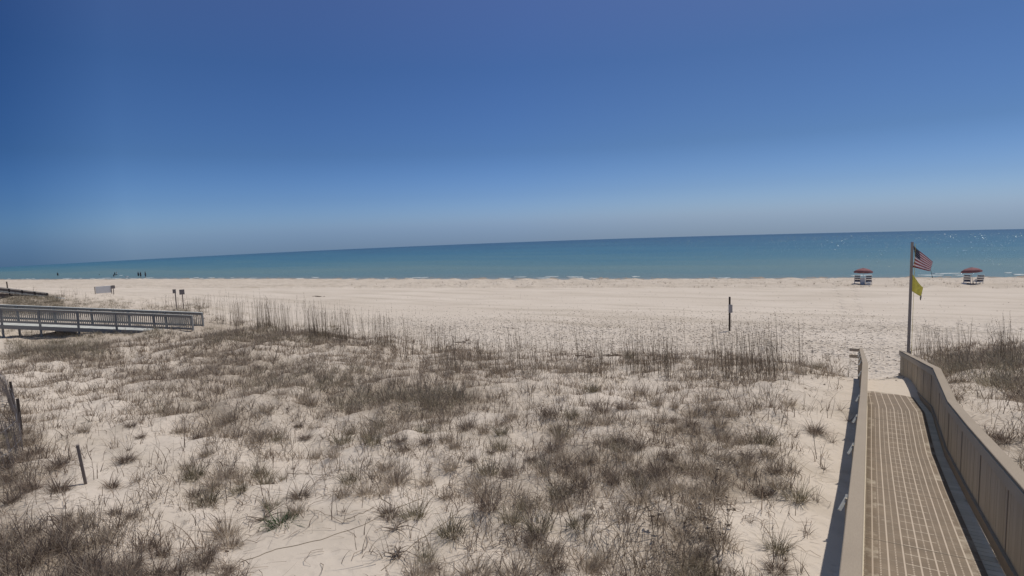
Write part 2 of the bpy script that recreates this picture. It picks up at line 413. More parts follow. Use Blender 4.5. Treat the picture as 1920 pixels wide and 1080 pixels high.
# ------------------------------------------------------------------ object helpers
def fast_mesh(name, verts, quads=None, tris=None, uv=None, smooth=False):
    me = bpy.data.meshes.new(name)
    verts = np.asarray(verts, np.float32)
    me.vertices.add(len(verts)); me.vertices.foreach_set('co', verts.ravel())
    parts = []; starts = []; tot = []
    o = 0
    for arr, k in ((quads, 4), (tris, 3)):
        if arr is None or len(arr) == 0: continue
        arr = np.asarray(arr, np.int32); parts.append(arr.ravel())
        starts.append(o + np.arange(len(arr)) * k); tot.append(np.full(len(arr), k)); o += arr.size
    li = np.concatenate(parts); me.loops.add(len(li)); me.loops.foreach_set('vertex_index', li)
    st = np.concatenate(starts).astype(np.int32); me.polygons.add(len(st)); me.polygons.foreach_set('loop_start', st)
    if uv is not None:
        ul = me.uv_layers.new(name='UVMap'); ul.data.foreach_set('uv', np.asarray(uv, np.float32)[li].ravel())
    if smooth: me.polygons.foreach_set('use_smooth', np.ones(len(st), bool))
    me.update(calc_edges=True)
    return me
def link(name, me, mat=None, parent=None):
    o = bpy.data.objects.new(name, me); COL.objects.link(o)
    if mat is not None and not me.materials: me.materials.append(mat)
    if parent is not None: o.parent = parent
    return o
def tag(o, label=None, cat=None, group=None, kind=None):
    if label: o['label'] = label
    if cat: o['category'] = cat
    if group: o['group'] = group
    if kind: o['kind'] = kind
    return o
def empty(name, loc, rz=0):
    o = bpy.data.objects.new(name, None); COL.objects.link(o); o.location = loc; o.rotation_euler = (0, 0, rz); o.empty_display_size = .2
    return o
class MB:
    """collects shapes into one mesh"""
    def __init__(s): s.bm = bmesh.new()
    def box(s, c, size, rot=None, bevel=0):
        m = Matrix.Translation(c)
        if rot is not None: m = m @ rot.to_4x4()
        r = bmesh.ops.create_cube(s.bm, size=1, matrix=m @ Matrix.Diagonal((*size, 1)))
        if bevel:
            es = list({e for v in r['verts'] for e in v.link_edges})
            bmesh.ops.bevel(s.bm, geom=es, offset=bevel, segments=1, affect='EDGES')
        return s
    def bar(s, a, b, w, h=None, up=(0, 0, 1), bevel=0):
        a, b = Vector(a), Vector(b); d = b - a; L_ = d.length
        z = d.normalized(); x = Vector(up).cross(z)
        if x.length < 1e-4: x = Vector((1, 0, 0))
        x.normalize(); y = z.cross(x)
        rot = Matrix((x, y, z)).transposed()
        return s.box((a + b) / 2, (w, h or w, L_), rot, bevel)
    def tube(s, pts, radii, n=8, cap=True):
        rings = []
        pts = [Vector(p) for p in pts]
        if not hasattr(radii, '__len__'): radii = [radii] * len(pts)
        for i, p in enumerate(pts):
            t = (pts[min(i + 1, len(pts) - 1)] - pts[max(i - 1, 0)]).normalized()
            x = t.orthogonal() if i == 0 else (x - t * x.dot(t)); x.normalize(); y = t.cross(x)
            rings.append([s.bm.verts.new(p + (x * math.cos(k * 2 * math.pi / n) + y * math.sin(k * 2 * math.pi / n)) * radii[i]) for k in range(n)])
        for a, b in zip(rings, rings[1:]):
            for k in range(n): s.bm.faces.new((a[k], a[(k + 1) % n], b[(k + 1) % n], b[k]))
        if cap:
            s.bm.faces.new(list(reversed(rings[0]))); s.bm.faces.new(rings[-1])
        return s
    def poly_sweep(s, x0, x1, ys, top, bot, shift=None):
        """box swept along y with top(y) and bot(y), between x0 and x1"""
        rings = []
        for y in ys:
            q = shift(y) if shift else 0
            rings.append([s.bm.verts.new(v) for v in ((x0 + q, y, bot(y)), (x1 + q, y, bot(y)), (x1 + q, y, top(y)), (x0 + q, y, top(y)))])
        for a, b in zip(rings, rings[1:]):
            for k in range(4): s.bm.faces.new((a[k], b[k], b[(k + 1) % 4], a[(k + 1) % 4]))
        s.bm.faces.new(rings[0]); s.bm.faces.new(list(reversed(rings[-1])))
        return s
    def build(s, name, mat, parent=None, smooth=False):
        bmesh.ops.recalc_face_normals(s.bm, faces=s.bm.faces[:])
        me = bpy.data.meshes.new(name); s.bm.to_mesh(me); s.bm.free()
        if smooth: me.polygons.foreach_set('use_smooth', [True] * len(me.polygons))
        return link(name, me, mat, parent)

# ------------------------------------------------------------------ beach terrain (one sheet)
def build_terrain():
    a_dense = np.arange(-78, 22, .125); a_rest = np.arange(22, 282, 3.0)
    ang = np.radians(np.concatenate([a_dense, a_rest]))            # 0 = +Y, clockwise positive
    r = np.concatenate([[.02, 1.0, 2.0, 3.0], 3.6 * np.exp(np.arange(0, 475) * .0092)])
    r = r[r < 280]; r = np.concatenate([r, [320, 400, 520, 700, 900]])
    R, Aa = np.meshgrid(r, ang, indexing='ij')
    X, Y = R * np.sin(Aa), R * np.cos(Aa)
    Z, D = height(X.ravel(), Y.ravel(), True)
    nr, na = len(r), len(ang)
    i, j = np.meshgrid(np.arange(nr - 1), np.arange(na), indexing='ij')
    j2 = (j + 1) % na
    q = np.stack([i * na + j, i * na + j2, (i + 1) * na + j2, (i + 1) * na + j], -1).reshape(-1, 4)
    me = fast_mesh('beach_sand', np.stack([X.ravel(), Y.ravel(), Z], 1), q[:, ::-1], smooth=True)
    d = shore_y(X.ravel()) - Y.ravel()
    px, py, w = project(X.ravel(), Y.ravel(), Z)
    foot = np.clip((py - 585) / 30, 0, 1) * np.clip(1 - D * 4, 0, 1) * np.clip((Y.ravel() - 21) / 4, 0, 1)
    foot = np.maximum(foot * .9, .13)
    for (ax, ay), (bx, by) in (((1600, 660), (1562, 528)), ((1640, 700), (1598, 540))):
        t_ = np.clip(((px - ax) * (bx - ax) + (py - ay) * (by - ay)) / ((bx - ax) ** 2 + (by - ay) ** 2), 0, 1)
        dd_ = np.hypot(px - ax - t_ * (bx - ax), py - ay - t_ * (by - ay))
        foot = np.maximum(foot, .38 * np.clip(1.2 - dd_ / 12, 0, 1) * (.4 + .6 * (np.sin(Y.ravel() * 2.1 + X.ravel() * 3) > 0)))
    wet = np.clip((2.6 - d) / 1.6, 0, 1) * .75
    for nm, val in (('cover', D), ('wet', wet), ('footprints', foot)):
        at = me.attributes.new(nm, 'FLOAT', 'POINT'); at.data.foreach_set('value', val.astype(np.float32))
    o = link('ground', me, M['sand']); tag(o, kind='structure', label='pale quartz sand of the dune and beach', cat='sand')
build_terrain()

# ------------------------------------------------------------------ sea
def build_sea():
    ang = np.radians(np.arange(-100, 110, .5)); r = np.concatenate([np.arange(40, 140, 1.5), 140 * np.exp(np.arange(0, 60) * .036)])
    R, Aa = np.meshgrid(r, ang, indexing='ij'); X, Y = R * np.sin(Aa), R * np.cos(Aa)
    Z = curv(X, Y) + .01
    nr, na = R.shape
    i, j = np.meshgrid(np.arange(nr - 1), np.arange(na - 1), indexing='ij')
    q = np.stack([i * na + j, i * na + j + 1, (i + 1) * na + j + 1, (i + 1) * na + j], -1).reshape(-1, 4)
    off = Y - shore_y(X)
    keep = off.ravel()[q].max(1) > -12
    me = fast_mesh('sea', np.stack([X.ravel(), Y.ravel(), Z.ravel()], 1), q[keep][:, ::-1], smooth=True)
    val = np.clip(np.log(np.maximum(off, 0) / 3 + 1) / math.log(240), 0, 1).ravel()
    at = me.attributes.new('offshore', 'FLOAT', 'POINT'); at.data.foreach_set('value', val.astype(np.float32))
    o = link('sea', me, M['sea']); tag(o, kind='structure', label='calm blue green sea', cat='sea')
    # wavelets: small curved crests that catch the sun
    vs = []; ts = []; k = 0
    rg = np.random.default_rng(11)
    n_w = 0
    while n_w < 1900:
        az = math.radians(rg.uniform(-62, 12)); 
        rr = math.exp(rg.uniform(math.log(101), math.log(380)))
        x, y = rr * math.sin(az), rr * math.cos(az)
        azd = math.degrees(az)
        if rg.random() > math.exp(-((azd - 4) / 24) ** 2) + .03: continue
        if y - shore_y(x) < 3: continue
        n_w += 1
        lx = rg.uniform(.05, .20) * rr / 120; ly = lx * rg.uniform(.6, 1.0); h = lx * rg.uniform(.37, .44)
        z0 = curv(x, y) - .02
        ringsn = 3; seg = 8
        vs.append((x, y, z0 + h))
        for a in range(1, ringsn + 1):
            t = a / ringsn
            for s_ in range(seg):
                th = s_ * 2 * math.pi / seg
                vs.append((x + lx * t * math.cos(th), y + ly * t * math.sin(th), z0 + h * math.cos(t * math.pi / 2)))
        for s_ in range(seg): ts.append((k, k + 1 + s_, k + 1 + (s_ + 1) % seg))
        for a in range(ringsn - 1):
            for s_ in range(seg):
                p0 = k + 1 + a * seg + s_; p1 = k + 1 + a * seg + (s_ + 1) % seg
                ts.append((p0, p0 + seg, p1 + seg)); ts.append((p0, p1 + seg, p1))
        k = len(vs)
    me = fast_mesh('wavelets', vs, None, ts, smooth=True)
    tag(link('wavelets', me, M['wavelet']), 'small wave crests glinting in the sun across the sea', 'waves', kind='stuff')
    # thin broken lines of foam near the water line
    mb_v, mb_q = [], []
    for lane, (o0, wd, lo, hi, p) in enumerate(((.8, .26, -240, 60, .6), (3.5, .28, -60, 60, .35), (6.5, .3, -8, 60, .35), (2.4, .3, -240, -60, .3))):
        x = lo
        while x < hi:
            ln = rg.uniform(.6, 4.2)
            if rg.random() < p:
                xs = np.linspace(x, x + ln, 9); yc = shore_y(xs) + o0 + .5 * np.sin(xs * .35 + lane) + rg.normal(0, .08, 9)
                half = wd * np.sin(np.linspace(.1, 3.04, 9)) * rg.uniform(.5, 1.1)
                b0 = len(mb_v)
                for a in range(9):
                    zc = curv(xs[a], yc[a]) + .015
                    mb_v += [(xs[a], yc[a] - half[a] / 2, zc), (xs[a], yc[a], zc + .10), (xs[a], yc[a] + half[a] / 2, zc)]
                for a in range(8):
                    p0 = b0 + a * 3
                    mb_q += [(p0, p0 + 3, p0 + 4, p0 + 1), (p0 + 1, p0 + 4, p0 + 5, p0 + 2)]
            x += ln + rg.uniform(.5, 5)
    tag(link('sea_foam', fast_mesh('sea_foam', mb_v, mb_q), M['foam']), 'broken white foam lines along the water edge', 'foam', kind='stuff')
build_sea()

# ------------------------------------------------------------------ vegetation
def blades(base, az, tilt, curve, length, width, nseg=3, yawrand=True, droop=None, rg=rng):
    """ribbons growing from base; tilt from the vertical at the foot, curve added towards the tip"""
    n_ = len(base); t = np.linspace(0, 1, nseg + 1)
    seg = length[:, None] / nseg
    ang = tilt[:, None] + curve[:, None] * (t[None, :-1] + .5 / nseg)
    dh = np.sin(ang) * seg; dz = np.cos(ang) * seg
    hh = np.concatenate([np.zeros((n_, 1)), np.cumsum(dh, 1)], 1); zz = np.concatenate([np.zeros((n_, 1)), np.cumsum(dz, 1)], 1)
    cx, sx = np.cos(az)[:, None], np.sin(az)[:, None]
    # sideways wander
    wob = rg.normal(0, .10, (n_, 1)) * length[:, None] * t[None] ** 2
    X = base[:, 0:1] + hh * cx - wob * sx; Y = base[:, 1:2] + hh * sx + wob * cx; Z = base[:, 2:3] + zz
    wa = rg.uniform(0, np.pi, n_) if yawrand else az + np.pi / 2
    wx, wy = np.cos(wa)[:, None], np.sin(wa)[:, None]
    wd = (width[:, None] * (1 - .75 * t[None])) / 2
    V = np.stack([np.stack([X - wx * wd, Y - wy * wd, Z], -1), np.stack([X + wx * wd, Y + wy * wd, Z], -1)], 2)   # n, s+1, 2, 3
    V = V.reshape(-1, 3)
    b = np.arange(n_)[:, None] * (2 * (nseg + 1)) + np.arange(nseg)[None] * 2
    q = np.stack([b, b + 1, b + 3, b + 2], -1).reshape(-1, 4)
    return V, q
def tuft_blades(xyz, nb, R, H, spread, rg, wid=.009):
    """blades of tufts: arrays xyz (n,3), nb blades each, radius R, height H, spread"""
    n_ = len(xyz); idx = np.repeat(np.arange(n_), nb); k = len(idx)
    a = rg.uniform(0, 2 * np.pi, k); rr = np.sqrt(rg.uniform(0, 1, k)) * R[idx]
    base = np.stack([xyz[idx, 0] + rr * np.cos(a), xyz[idx, 1] + rr * np.sin(a), xyz[idx, 2] - .01], 1)
    az = a + rg.normal(0, .6, k)
    tilt = np.abs(rg.normal(.0, .22, k)) * spread[idx] + rr / np.maximum(R[idx], .01) * .26 * spread[idx]
    curve = np.abs(rg.normal(0, .95, k)) * spread[idx]
    ln = H[idx] * rg.uniform(.45, 1.15, k)
    w = wid * rg.uniform(.7, 1.3, k)
    return blades(base, az, tilt, curve, ln, w, 3, rg=rg)

def sample_field(n_try, rg):
    """ground points, even per picture area near and per ground area far"""
    r = np.sqrt(rg.uniform(4.5 ** 2, 40 ** 2, n_try)); r2 = np.exp(rg.uniform(np.log(4.5), np.log(100), n_try))
    r = np.where(rg.random(n_try) < .62, r, r2)
    a = np.radians(rg.uniform(-76, 14, n_try))
    x, y = r * np.sin(a), r * np.cos(a)
    z, d = height(x, y, True)
    return x, y, z, d

def blocked(x, y):
    """where no plants stand: the boardwalk and its walls, the far walkway"""
    return (x > -.45) & (x < 1.5) & (y < 30)

# the tufts of the photograph that stand out one by one: px, py of the foot, width in px, kind
HAND = [
    (655, 905, 62, 0, 'dense brown grass tuft on bare sand above the long vine'),
    (722, 925, 50, 0, None), (838, 935, 55, 0, 'bushy grass tuft with a dark foot at the upper end of the long vine'), (488, 893, 66, 0, 'rounded grass tuft at the upper left of the bare sand hollow'),
    (450, 922, 60, 0, None), (365, 930, 56, 1, 'dark grass tuft right of the leaning stake across open sand'), (245, 800, 44, 1, 'purplish grass tuft standing alone on the left bare sand patch'),
    (340, 810, 38, 0, None), (120, 975, 62, 1, 'arching purplish tuft below the leaning stake'), (248, 970, 45, 1, None), (215, 962, 38, 1, None),
    (1000, 1018, 80, 1, 'dark round tuft at the bottom middle of the dune'), (1045, 1072, 66, 1, 'dark round tuft cut by the lower edge of the frame'), (700, 830, 70, 0, None),
    (760, 845, 44, 1, None), (835, 830, 60, 0, None), (920, 850, 38, 1, None), (885, 865, 36, 1, None), (1150, 905, 60, 1, None), (1170, 860, 70, 0, None),
    (1290, 880, 80, 0, None), (1340, 940, 60, 0, None), (1460, 915, 70, 0, 'dense grey brown tuft at the right end of the thick grass'), (1405, 890, 60, 0, None),
    (1230, 760, 50, 0, None), (1300, 780, 66, 0, None), (1370, 780, 60, 0, None), (1480, 760, 50, 0, 'spreading tuft at the edge of the bare sand strip'),
    (1490, 820, 26, 2, 'small sparse tuft alone on the bare sand strip'), (1405, 980, 22, 2, 'small dark sprig alone on pale sand near the boardwalk'), (1470, 1052, 32, 2, 'sparse sprig of bent stems on the sand left of the railing'),
    (645, 960, 20, 2, 'tiny upright sprig on the bare sand hollow'), (693, 975, 18, 2, 'tiny sprig growing beside the long vine'), (548, 880, 22, 2, None), (575, 890, 20, 2, None), (610, 900, 26, 2, None),
    (880, 1030, 60, 2, 'sparse tuft of arching stems at the end of the second vine'), (745, 1048, 50, 2, 'sparse curved stems flat on the sand at bottom middle'), (800, 1050, 70, 0, None), (815, 1070, 60, 1, None),
    (1235, 980, 70, 0, None), (1280, 1010, 80, 0, None), (1290, 1055, 90, 0, None), (1330, 1070, 70, 0, None), (1100, 970, 40, 1, None), (1045, 960, 60, 0, None), (985, 955, 50, 0, None),
    (1590, 790, 34, 2, None), (1560, 830, 30, 2, None), (1545, 880, 34, 2, None), (1530, 940, 40, 2, None), (1515, 1000, 40, 2, None), (1500, 1075, 40, 2, None), (1575, 770, 30, 2, None),
    (530, 900, 26, 0, None), (560, 800, 34, 1, None), (240, 845, 30, 2, None), (420, 1075, 90, 1, 'large shaggy dark tuft at the lower left of the sand hollow'), (380, 1060, 70, 1, None), (330, 1075, 60, 1, None),
    (60, 1000, 70, 1, None), (30, 1050, 70, 1, None), (150, 1060, 80, 1, None), (250, 1060, 70, 1, None), (200, 1010, 60, 0, None), (60, 920, 70, 1, None), (20, 900, 60, 1, None), (100, 880, 60, 1, None),
    (500, 770, 50, 0, None), (430, 790, 54, 0, None), (585, 760, 50, 0, None), (480, 830, 50, 0, None), (520, 825, 40, 0, None), (170, 790, 30, 2, None), (300, 775, 46, 0, None),
    (940, 700, 60, 0, None), (1060, 700, 60, 0, None), (1500, 700, 44, 0, None), (1530, 690, 30, 0, None), (1110, 735, 50, 0, None), (1200, 740, 50, 0, None), (1180, 672, 40, 0, 'low grass cluster on the beach sand behind the dune crest'),
    (875, 640, 26, 2, None), (1095, 660, 22, 2, None),
]
variants = []
for k in range(14):
    kind = 0 if k < 6 else (1 if k < 10 else 2)
    rg = np.random.default_rng(100 + k)
    nb = {0: 36, 1: 44, 2: 20}[kind]; H = {0: .50, 1: .46, 2: .5}[kind]; R = {0: .17, 1: .16, 2: .05}[kind]; sp = {0: 1.0, 1: 1.35, 2: 1.1}[kind]
    V, q = tuft_blades(np.zeros((1, 3)), np.array([nb]), np.array([R]), np.array([H]), np.array([sp]), rg, .0125)
    nf = {0: 120, 1: 190, 2: 0}[kind]
    if nf:
        Vf, qf = tuft_blades(np.zeros((1, 3)), np.array([nf]), np.array([R * .8]), np.array([H * .72]), np.array([sp * 1.15]), rg, .0068)
        q = np.concatenate([q, qf + len(V)]); V = np.concatenate([V, Vf])
    # low litter round the foot
    kf = {0: 34, 1: 40, 2: 12}[kind]
    a = rg.uniform(0, 6.28, kf); rr = rg.uniform(.02, .3, kf)
    V2, q2 = blades(np.stack([rr * np.cos(a), rr * np.sin(a), np.full(kf, .01)], 1), rg.uniform(0, 6.28, kf), np.full(kf, 1.35), rg.uniform(-.2, .5, kf), rg.uniform(.12, .35, kf), np.full(kf, .008), 3, rg=rg)
    V2[:, 2] = np.maximum(V2[:, 2], .008)
    me = fast_mesh('grass_tuft', np.concatenate([V, V2]), np.concatenate([q, q2 + len(V)]))
    me.materials.append(M['olive_tuft'] if k in (2, 4) else {0: M['dry_grass'], 1: M['dark_grass'], 2: M['dark_grass']}[kind])
    variants.append((kind, me))
ZONES = [  # test on the pixel of the foot -> label, group
    (lambda x, y: x > 1640, 'dry grass tuft on the slope right of the boardwalk wall', 'tufts right of the boardwalk'),
    (lambda x, y: x > 1480, 'thin brown tuft on the sand strip left of the boardwalk', 'tufts along the left side of the boardwalk'),
    (lambda x, y: x < 210 and y > 770, 'dark tuft in the thick growth at the lower left corner', 'tufts in the lower left corner'),
    (lambda x, y: x < 460 and y > 900, 'brown tuft on the sand between the lower left growth and the bare hollow', 'tufts left of the bare hollow'),
    (lambda x, y: x < 900 and y > 900, 'brown tuft around the bare sand hollow crossed by vines', 'tufts round the bare hollow'),
    (lambda x, y: y > 900, 'brown tuft in the thick grass at the lower right of the dune', 'tufts in the lower right of the dune'),
    (lambda x, y: x < 640 and y > 760, 'brown tuft on the patchy sand above the bare hollow', 'tufts above the bare hollow'),
    (lambda x, y: y > 760, 'brown tuft in the middle belt of the dune, in front of the tall stalks', 'tufts in the middle belt of the dune'),
    (lambda x, y: x < 740, 'brown tuft on the grassy rise in front of the far walkway', 'tufts on the rise by the far walkway'),
    (lambda x, y: True, 'brown tuft among the tall stalks on the dune crest', 'tufts on the dune crest'),
]
def place_tuft(x, y, z, width, kind, label=None, rg=random):
    px, py, w = project(np.array([x]), np.array([y]), np.array([z])); px, py = px[0], py[0]
    me = rg.choice([m for k_, m in variants if k_ == kind])
    o = link('grass_tuft', me); s = width / {0: .78, 1: .85, 2: .55}[kind]
    o.location = (x, y, z); o.rotation_euler = (rg.uniform(-.1, .1), rg.uniform(-.1, .1), rg.uniform(0, 6.28)); o.scale = (s, s, s * rg.uniform(.85, 1.1))
    if label: tag(o, label, 'grass tuft', 'grass tufts that stand out')
    else:
        for f_, l_, g_ in ZONES:
            if f_(px, py): tag(o, l_, 'grass tuft', g_); break
n_tuft = 0
taken = []
for px, py, wpx, kind, lab in HAND:
    p = ground(px, py); dist = float((p - CAM) @ BF)
    place_tuft(p[0], p[1], p[2], wpx * dist / F, kind, lab); taken.append((p[0], p[1])); n_tuft += 1
TARGET_TUFTS = 290
rg = np.random.default_rng(21)
x, y, z, d = sample_field(6000, rg)
px, py, w = project(x, y, z)
acc = (rg.random(len(x)) < d ** 1.3 * 1.1) & ~blocked(x, y) & (py < 1110) & (px > -40) & (px < 1960) & (py > 600)
order = np.argsort(w[acc])
xs_, ys_, zs_, ds_, ws_, pxs_, pys_ = (v[acc][order] for v in (x, y, z, d, w, px, py))
for i in range(len(xs_)):
    if n_tuft >= TARGET_TUFTS: break
    if min((xs_[i] - a) ** 2 + (ys_[i] - b) ** 2 for a, b in taken) < (.028 * ws_[i]) ** 2: continue
    kind = 1 if (pxs_[i] < 320 and pys_[i] > 850) or rg.random() < .22 else (2 if rg.random() < .18 else 0)
    place_tuft(xs_[i], ys_[i], zs_[i], rg.uniform(.5, .95) * (.5 if kind == 2 else 1), kind); taken.append((xs_[i], ys_[i])); n_tuft += 1

# everything beyond those: the uncountable cover
def build_cover():
    rg = np.random.default_rng(31)
    x, y, z, d = sample_field(46000, rg)
    patch = .5 + .5 * np.clip(wsum(W1, x + 31, y - 7) * .55 + wsum(W2, x - 11, y + 5) * .85, -1, 1)
    dd = np.clip(d * (.12 + 1.6 * patch ** 1.3) * (1 + .35 * np.clip((np.hypot(x, y) - 14) / 10, 0, 1)), 0, 1)
    keep = (rg.random(len(x)) < np.clip(dd, 0, 1) ** 1.5 * 1.15) & ~blocked(x, y)
    x, y, z, d, patch = x[keep], y[keep], z[keep], d[keep], patch[keep]
    dist = np.hypot(x, y)
    n_ = len(x)
    nb = (rg.uniform(3, 10, n_) * (.6 + d)).astype(int)
    V1, q1 = tuft_blades(np.stack([x, y, z], 1), nb, rg.uniform(.05, .22, n_), rg.uniform(.14, .42, n_), rg.uniform(.6, 1.4, n_), rg, np.repeat(np.clip(.008 + dist * .00045, .012, .024), nb))
    obs = []
    obs.append(('dune_grass', V1, q1, M['dry_grass'], 'mat of dry brown grass covering the dune between the tufts'))
    # stems and litter lying on the sand
    x, y, z, d = sample_field(60000, rg)
    keep = (rg.random(len(x)) < d * .8 + .02) & ~blocked(x, y)
    x, y, z = x[keep], y[keep], z[keep]; n_ = len(x)
    V2, q2 = blades(np.stack([x, y, z + .03], 1), rg.uniform(0, 6.28, n_), rg.uniform(1.2, 1.5, n_), rg.normal(.15, .3, n_), rg.uniform(.10, .5, n_), rg.uniform(.008, .016, n_), 3, rg=rg)
    # curl them sideways and keep them on the ground
    V2[:, 2] = np.maximum(V2[:, 2], height(V2[:, 0], V2[:, 1]) + .006)
    x, y, z, d = sample_field(16000, rg)
    keep = (rg.random(len(x)) < d + .04) & ~blocked(x, y) & (np.hypot(x, y) < 32)
    x, y, z = x[keep], y[keep], z[keep]; n_ = len(x); ns = 6
    a0 = rg.uniform(0, 6.28, n_); da = rg.normal(0, .55, n_); ln = rg.uniform(.25, .9, n_) / ns; wd = rg.uniform(.006, .011, n_)
    X, Y = x.copy(), y.copy(); rows = []
    for k in range(ns + 1):
        nx_, ny_ = -np.sin(a0) * wd / 2, np.cos(a0) * wd / 2; zz = height(X, Y) + .012 + .05 * math.sin(k * 1.1) ** 2
        rows.append(np.stack([np.stack([X - nx_, Y - ny_, zz], 1), np.stack([X + nx_, Y + ny_, zz + .004], 1)], 1))
        X = X + np.cos(a0) * ln; Y = Y + np.sin(a0) * ln; a0 = a0 + da + rg.normal(0, .25, n_)
    V4 = np.stack(rows, 1).reshape(-1, 3); b_ = np.arange(n_)[:, None] * (2 * (ns + 1)) + np.arange(ns)[None] * 2
    q4 = np.stack([b_, b_ + 1, b_ + 3, b_ + 2], -1).reshape(-1, 4)
    V2, q2 = np.concatenate([V2, V4]), np.concatenate([q2, q4 + len(V2)])
    # thin single stems standing between the tufts
    x, y, z, d = sample_field(30000, rg)
    keep = (rg.random(len(x)) < d * .9 + .01) & ~blocked(x, y)
    x, y, z = x[keep], y[keep], z[keep]; n_ = len(x)
    V3, q3 = blades(np.stack([x, y, z - .01], 1), rg.uniform(0, 6.28, n_), np.abs(rg.normal(0, .22, n_)), rg.normal(.4, .8, n_), rg.uniform(.2, .7, n_), rg.uniform(.010, .018, n_), 4, rg=rg)
    V2, q2 = np.concatenate([V2, V3]), np.concatenate([q2, q3 + len(V2)])
    obs.append(('plant_litter', V2, q2, M['dark_grass'], 'dead stems and twigs lying over the sand'))
    for nm, V, q, mt, lb in obs:
        tag(link(nm, fast_mesh(nm, V, q), mt), lb, 'grass' if nm == 'dune_grass' else 'litter', kind='stuff')
build_cover()
def build_bushes():
    """low dense olive growth round both far walkways and right of the boardwalk"""
    rg = np.random.default_rng(41)
    spots = []
    areas = [((0, 112), (552, 592), 420), ((100, 250), (562, 592), 90), ((250, 380), (572, 594), 40), ((100, 230), (572, 592), 26), ((20, 190), (640, 672), 100), ((280, 380), (583, 594), 26), ((0, 330), (612, 634), 60), ((380, 640), (612, 645), 90),
             ((1760, 1920), (668, 700), 60), ((730, 880), (735, 775), 34), ((640, 720), (740, 770), 16), ((1850, 1920), (700, 740), 24), ((470, 700), (690, 735), 40)]
    for (x0, x1), (y0, y1), k in areas:
        for _ in range(k):
            p = ground(rg.uniform(x0, x1), rg.uniform(y0, y1))
            spots.append(p)
    P_ = np.array(spots); n_ = len(P_)
    V, q = tuft_blades(P_, np.full(n_, 34), rg.uniform(.25, .7, n_), rg.uniform(.22, .48, n_), rg.uniform(.8, 1.4, n_), rg, .018)
    tag(link('low_scrub', fast_mesh('low_scrub', V, q), M['olive_grass']), 'low olive brown scrub merging into one mass on the far dune', 'scrub', kind='stuff')
build_bushes()

# ------------------------------------------------------------------ sea oats (tall stalks on the crests)
oat_meshes = []
for k in range(8):
    rg = np.random.default_rng(200 + k)
    ns = int(rg.integers(5, 10))
    a = rg.uniform(0, 6.28, ns); rr = rg.uniform(0, .45, ns)
    base = np.stack([rr * np.cos(a), rr * np.sin(a), np.full(ns, -.02)], 1)
    ln = rg.uniform(.62, 1.0, ns)
    az = rg.normal(2.6, .7, ns); tl = np.abs(rg.normal(0.03, .07, ns)); cu = np.abs(rg.normal(.22, .18, ns))
    V, q = blades(base, az, tl, cu, ln, np.full(ns, .017), 5, rg=rg)
    # seed heads: short drooping ribbons near each tip
    tipv = V.reshape(ns, 6, 2, 3).mean(2)
    tb = []; 
    for s_ in range(ns):
        if rg.random() < .75:
            for t in np.linspace(.0, 1, 5): tb.append(tipv[s_, 4] * (1 - t) + tipv[s_, 5] * t)
    if tb:
        tb = np.array(tb); V2, q2 = blades(tb, rg.uniform(0, 6.28, len(tb)), rg.uniform(.5, 1.1, len(tb)), np.full(len(tb), 1.2), np.full(len(tb), .06), np.full(len(tb), .018), 2, rg=rg)
        q = np.concatenate([q, q2 + len(V)]); V = np.concatenate([V, V2])
    V3, q3 = tuft_blades(np.zeros((1, 3)), np.array([16]), np.array([.16]), np.array([.28]), np.array([1.2]), rg, .008)
    q = np.concatenate([q, q3 + len(V)]); V = np.concatenate([V, V3])
    me = fast_mesh('sea_oats', V, q); me.materials.append(M['stalk']); oat_meshes.append(me)
OATS = [  # x range, y range (foot), stalk height px range, count, label, group
    ((405, 520), (598, 622), (50, 74), 34, 'tall bare sea oat stalks on the crest just right of the far walkway end', 'sea oats by the walkway end'),
    ((520, 740), (615, 655), (55, 80), 62, 'tall sea oat stalks on the long grassy crest left of centre', 'sea oats on the left crest'),
    ((740, 900), (655, 690), (45, 75), 26, 'thin sea oat stalks in front of the small bare mound', 'sea oats before the small mound'),
    ((900, 1140), (665, 710), (50, 90), 36, 'thin sea oat stalks on the central crest', 'sea oats on the central crest'),
    ((1170, 1280), (680, 715), (60, 100), 22, 'tall sea oat stalks left of the signpost, on the right hand crest', 'sea oats left of the signpost'),
    ((1340, 1480), (680, 715), (65, 105), 36, 'tallest sea oat stalks, on the crest below the signpost', 'sea oats below the signpost'),
    ((1480, 1530), (690, 715), (40, 60), 3, 'short sea oat stalks at the edge of the bare strip', 'sea oats at the bare strip'),
    ((1720, 1915), (660, 690), (45, 85), 26, 'sea oat stalks on the dune right of the flagpole', 'sea oats right of the flagpole'),
    ((285, 400), (575, 592), (22, 34), 24, 'faint sea oat stalks round the two small signs behind the walkway', 'sea oats round the small signs'),
    ((20, 180), (550, 566), (12, 20), 16, 'faint sea oat stalks on the farthest ridge at left', 'sea oats on the farthest ridge'),
]
rg = random.Random(77)
for (x0, x1), (y0, y1), (h0, h1), k, lab, grp in OATS:
    for _ in range(k):
        wv_ = x1 - x0; px = rg.uniform(x0, x1) if rg.random() < .6 else rg.gauss((x0 + x1) / 2, wv_ * .42); px = min(max(px, 4), 1916)
        if 1556 < px < 1716: px = 1540 - rg.random() * 60 if px < 1630 else 1725 + rg.random() * 60
        f_ = min(max((px - x0) / (x1 - x0), 0), 1.25)
        py = y0 + (y1 - y0) * (f_ * .6 + rg.random() * .4 if x0 in (405, 520) else rg.random())
        p = ground(px, py); dist = float((p - CAM) @ BF)
        s = rg.uniform(h0, h1) * dist / F / .95
        if s > 2.6: s = 2.6
        o = link('sea_oats', rg.choice(oat_meshes)); o.location = p; o.rotation_euler = (0, 0, rg.uniform(-.6, .6)); o.scale = (min(s, 1.1), min(s, 1.1), s)
        tag(o, lab, 'sea oats', grp)
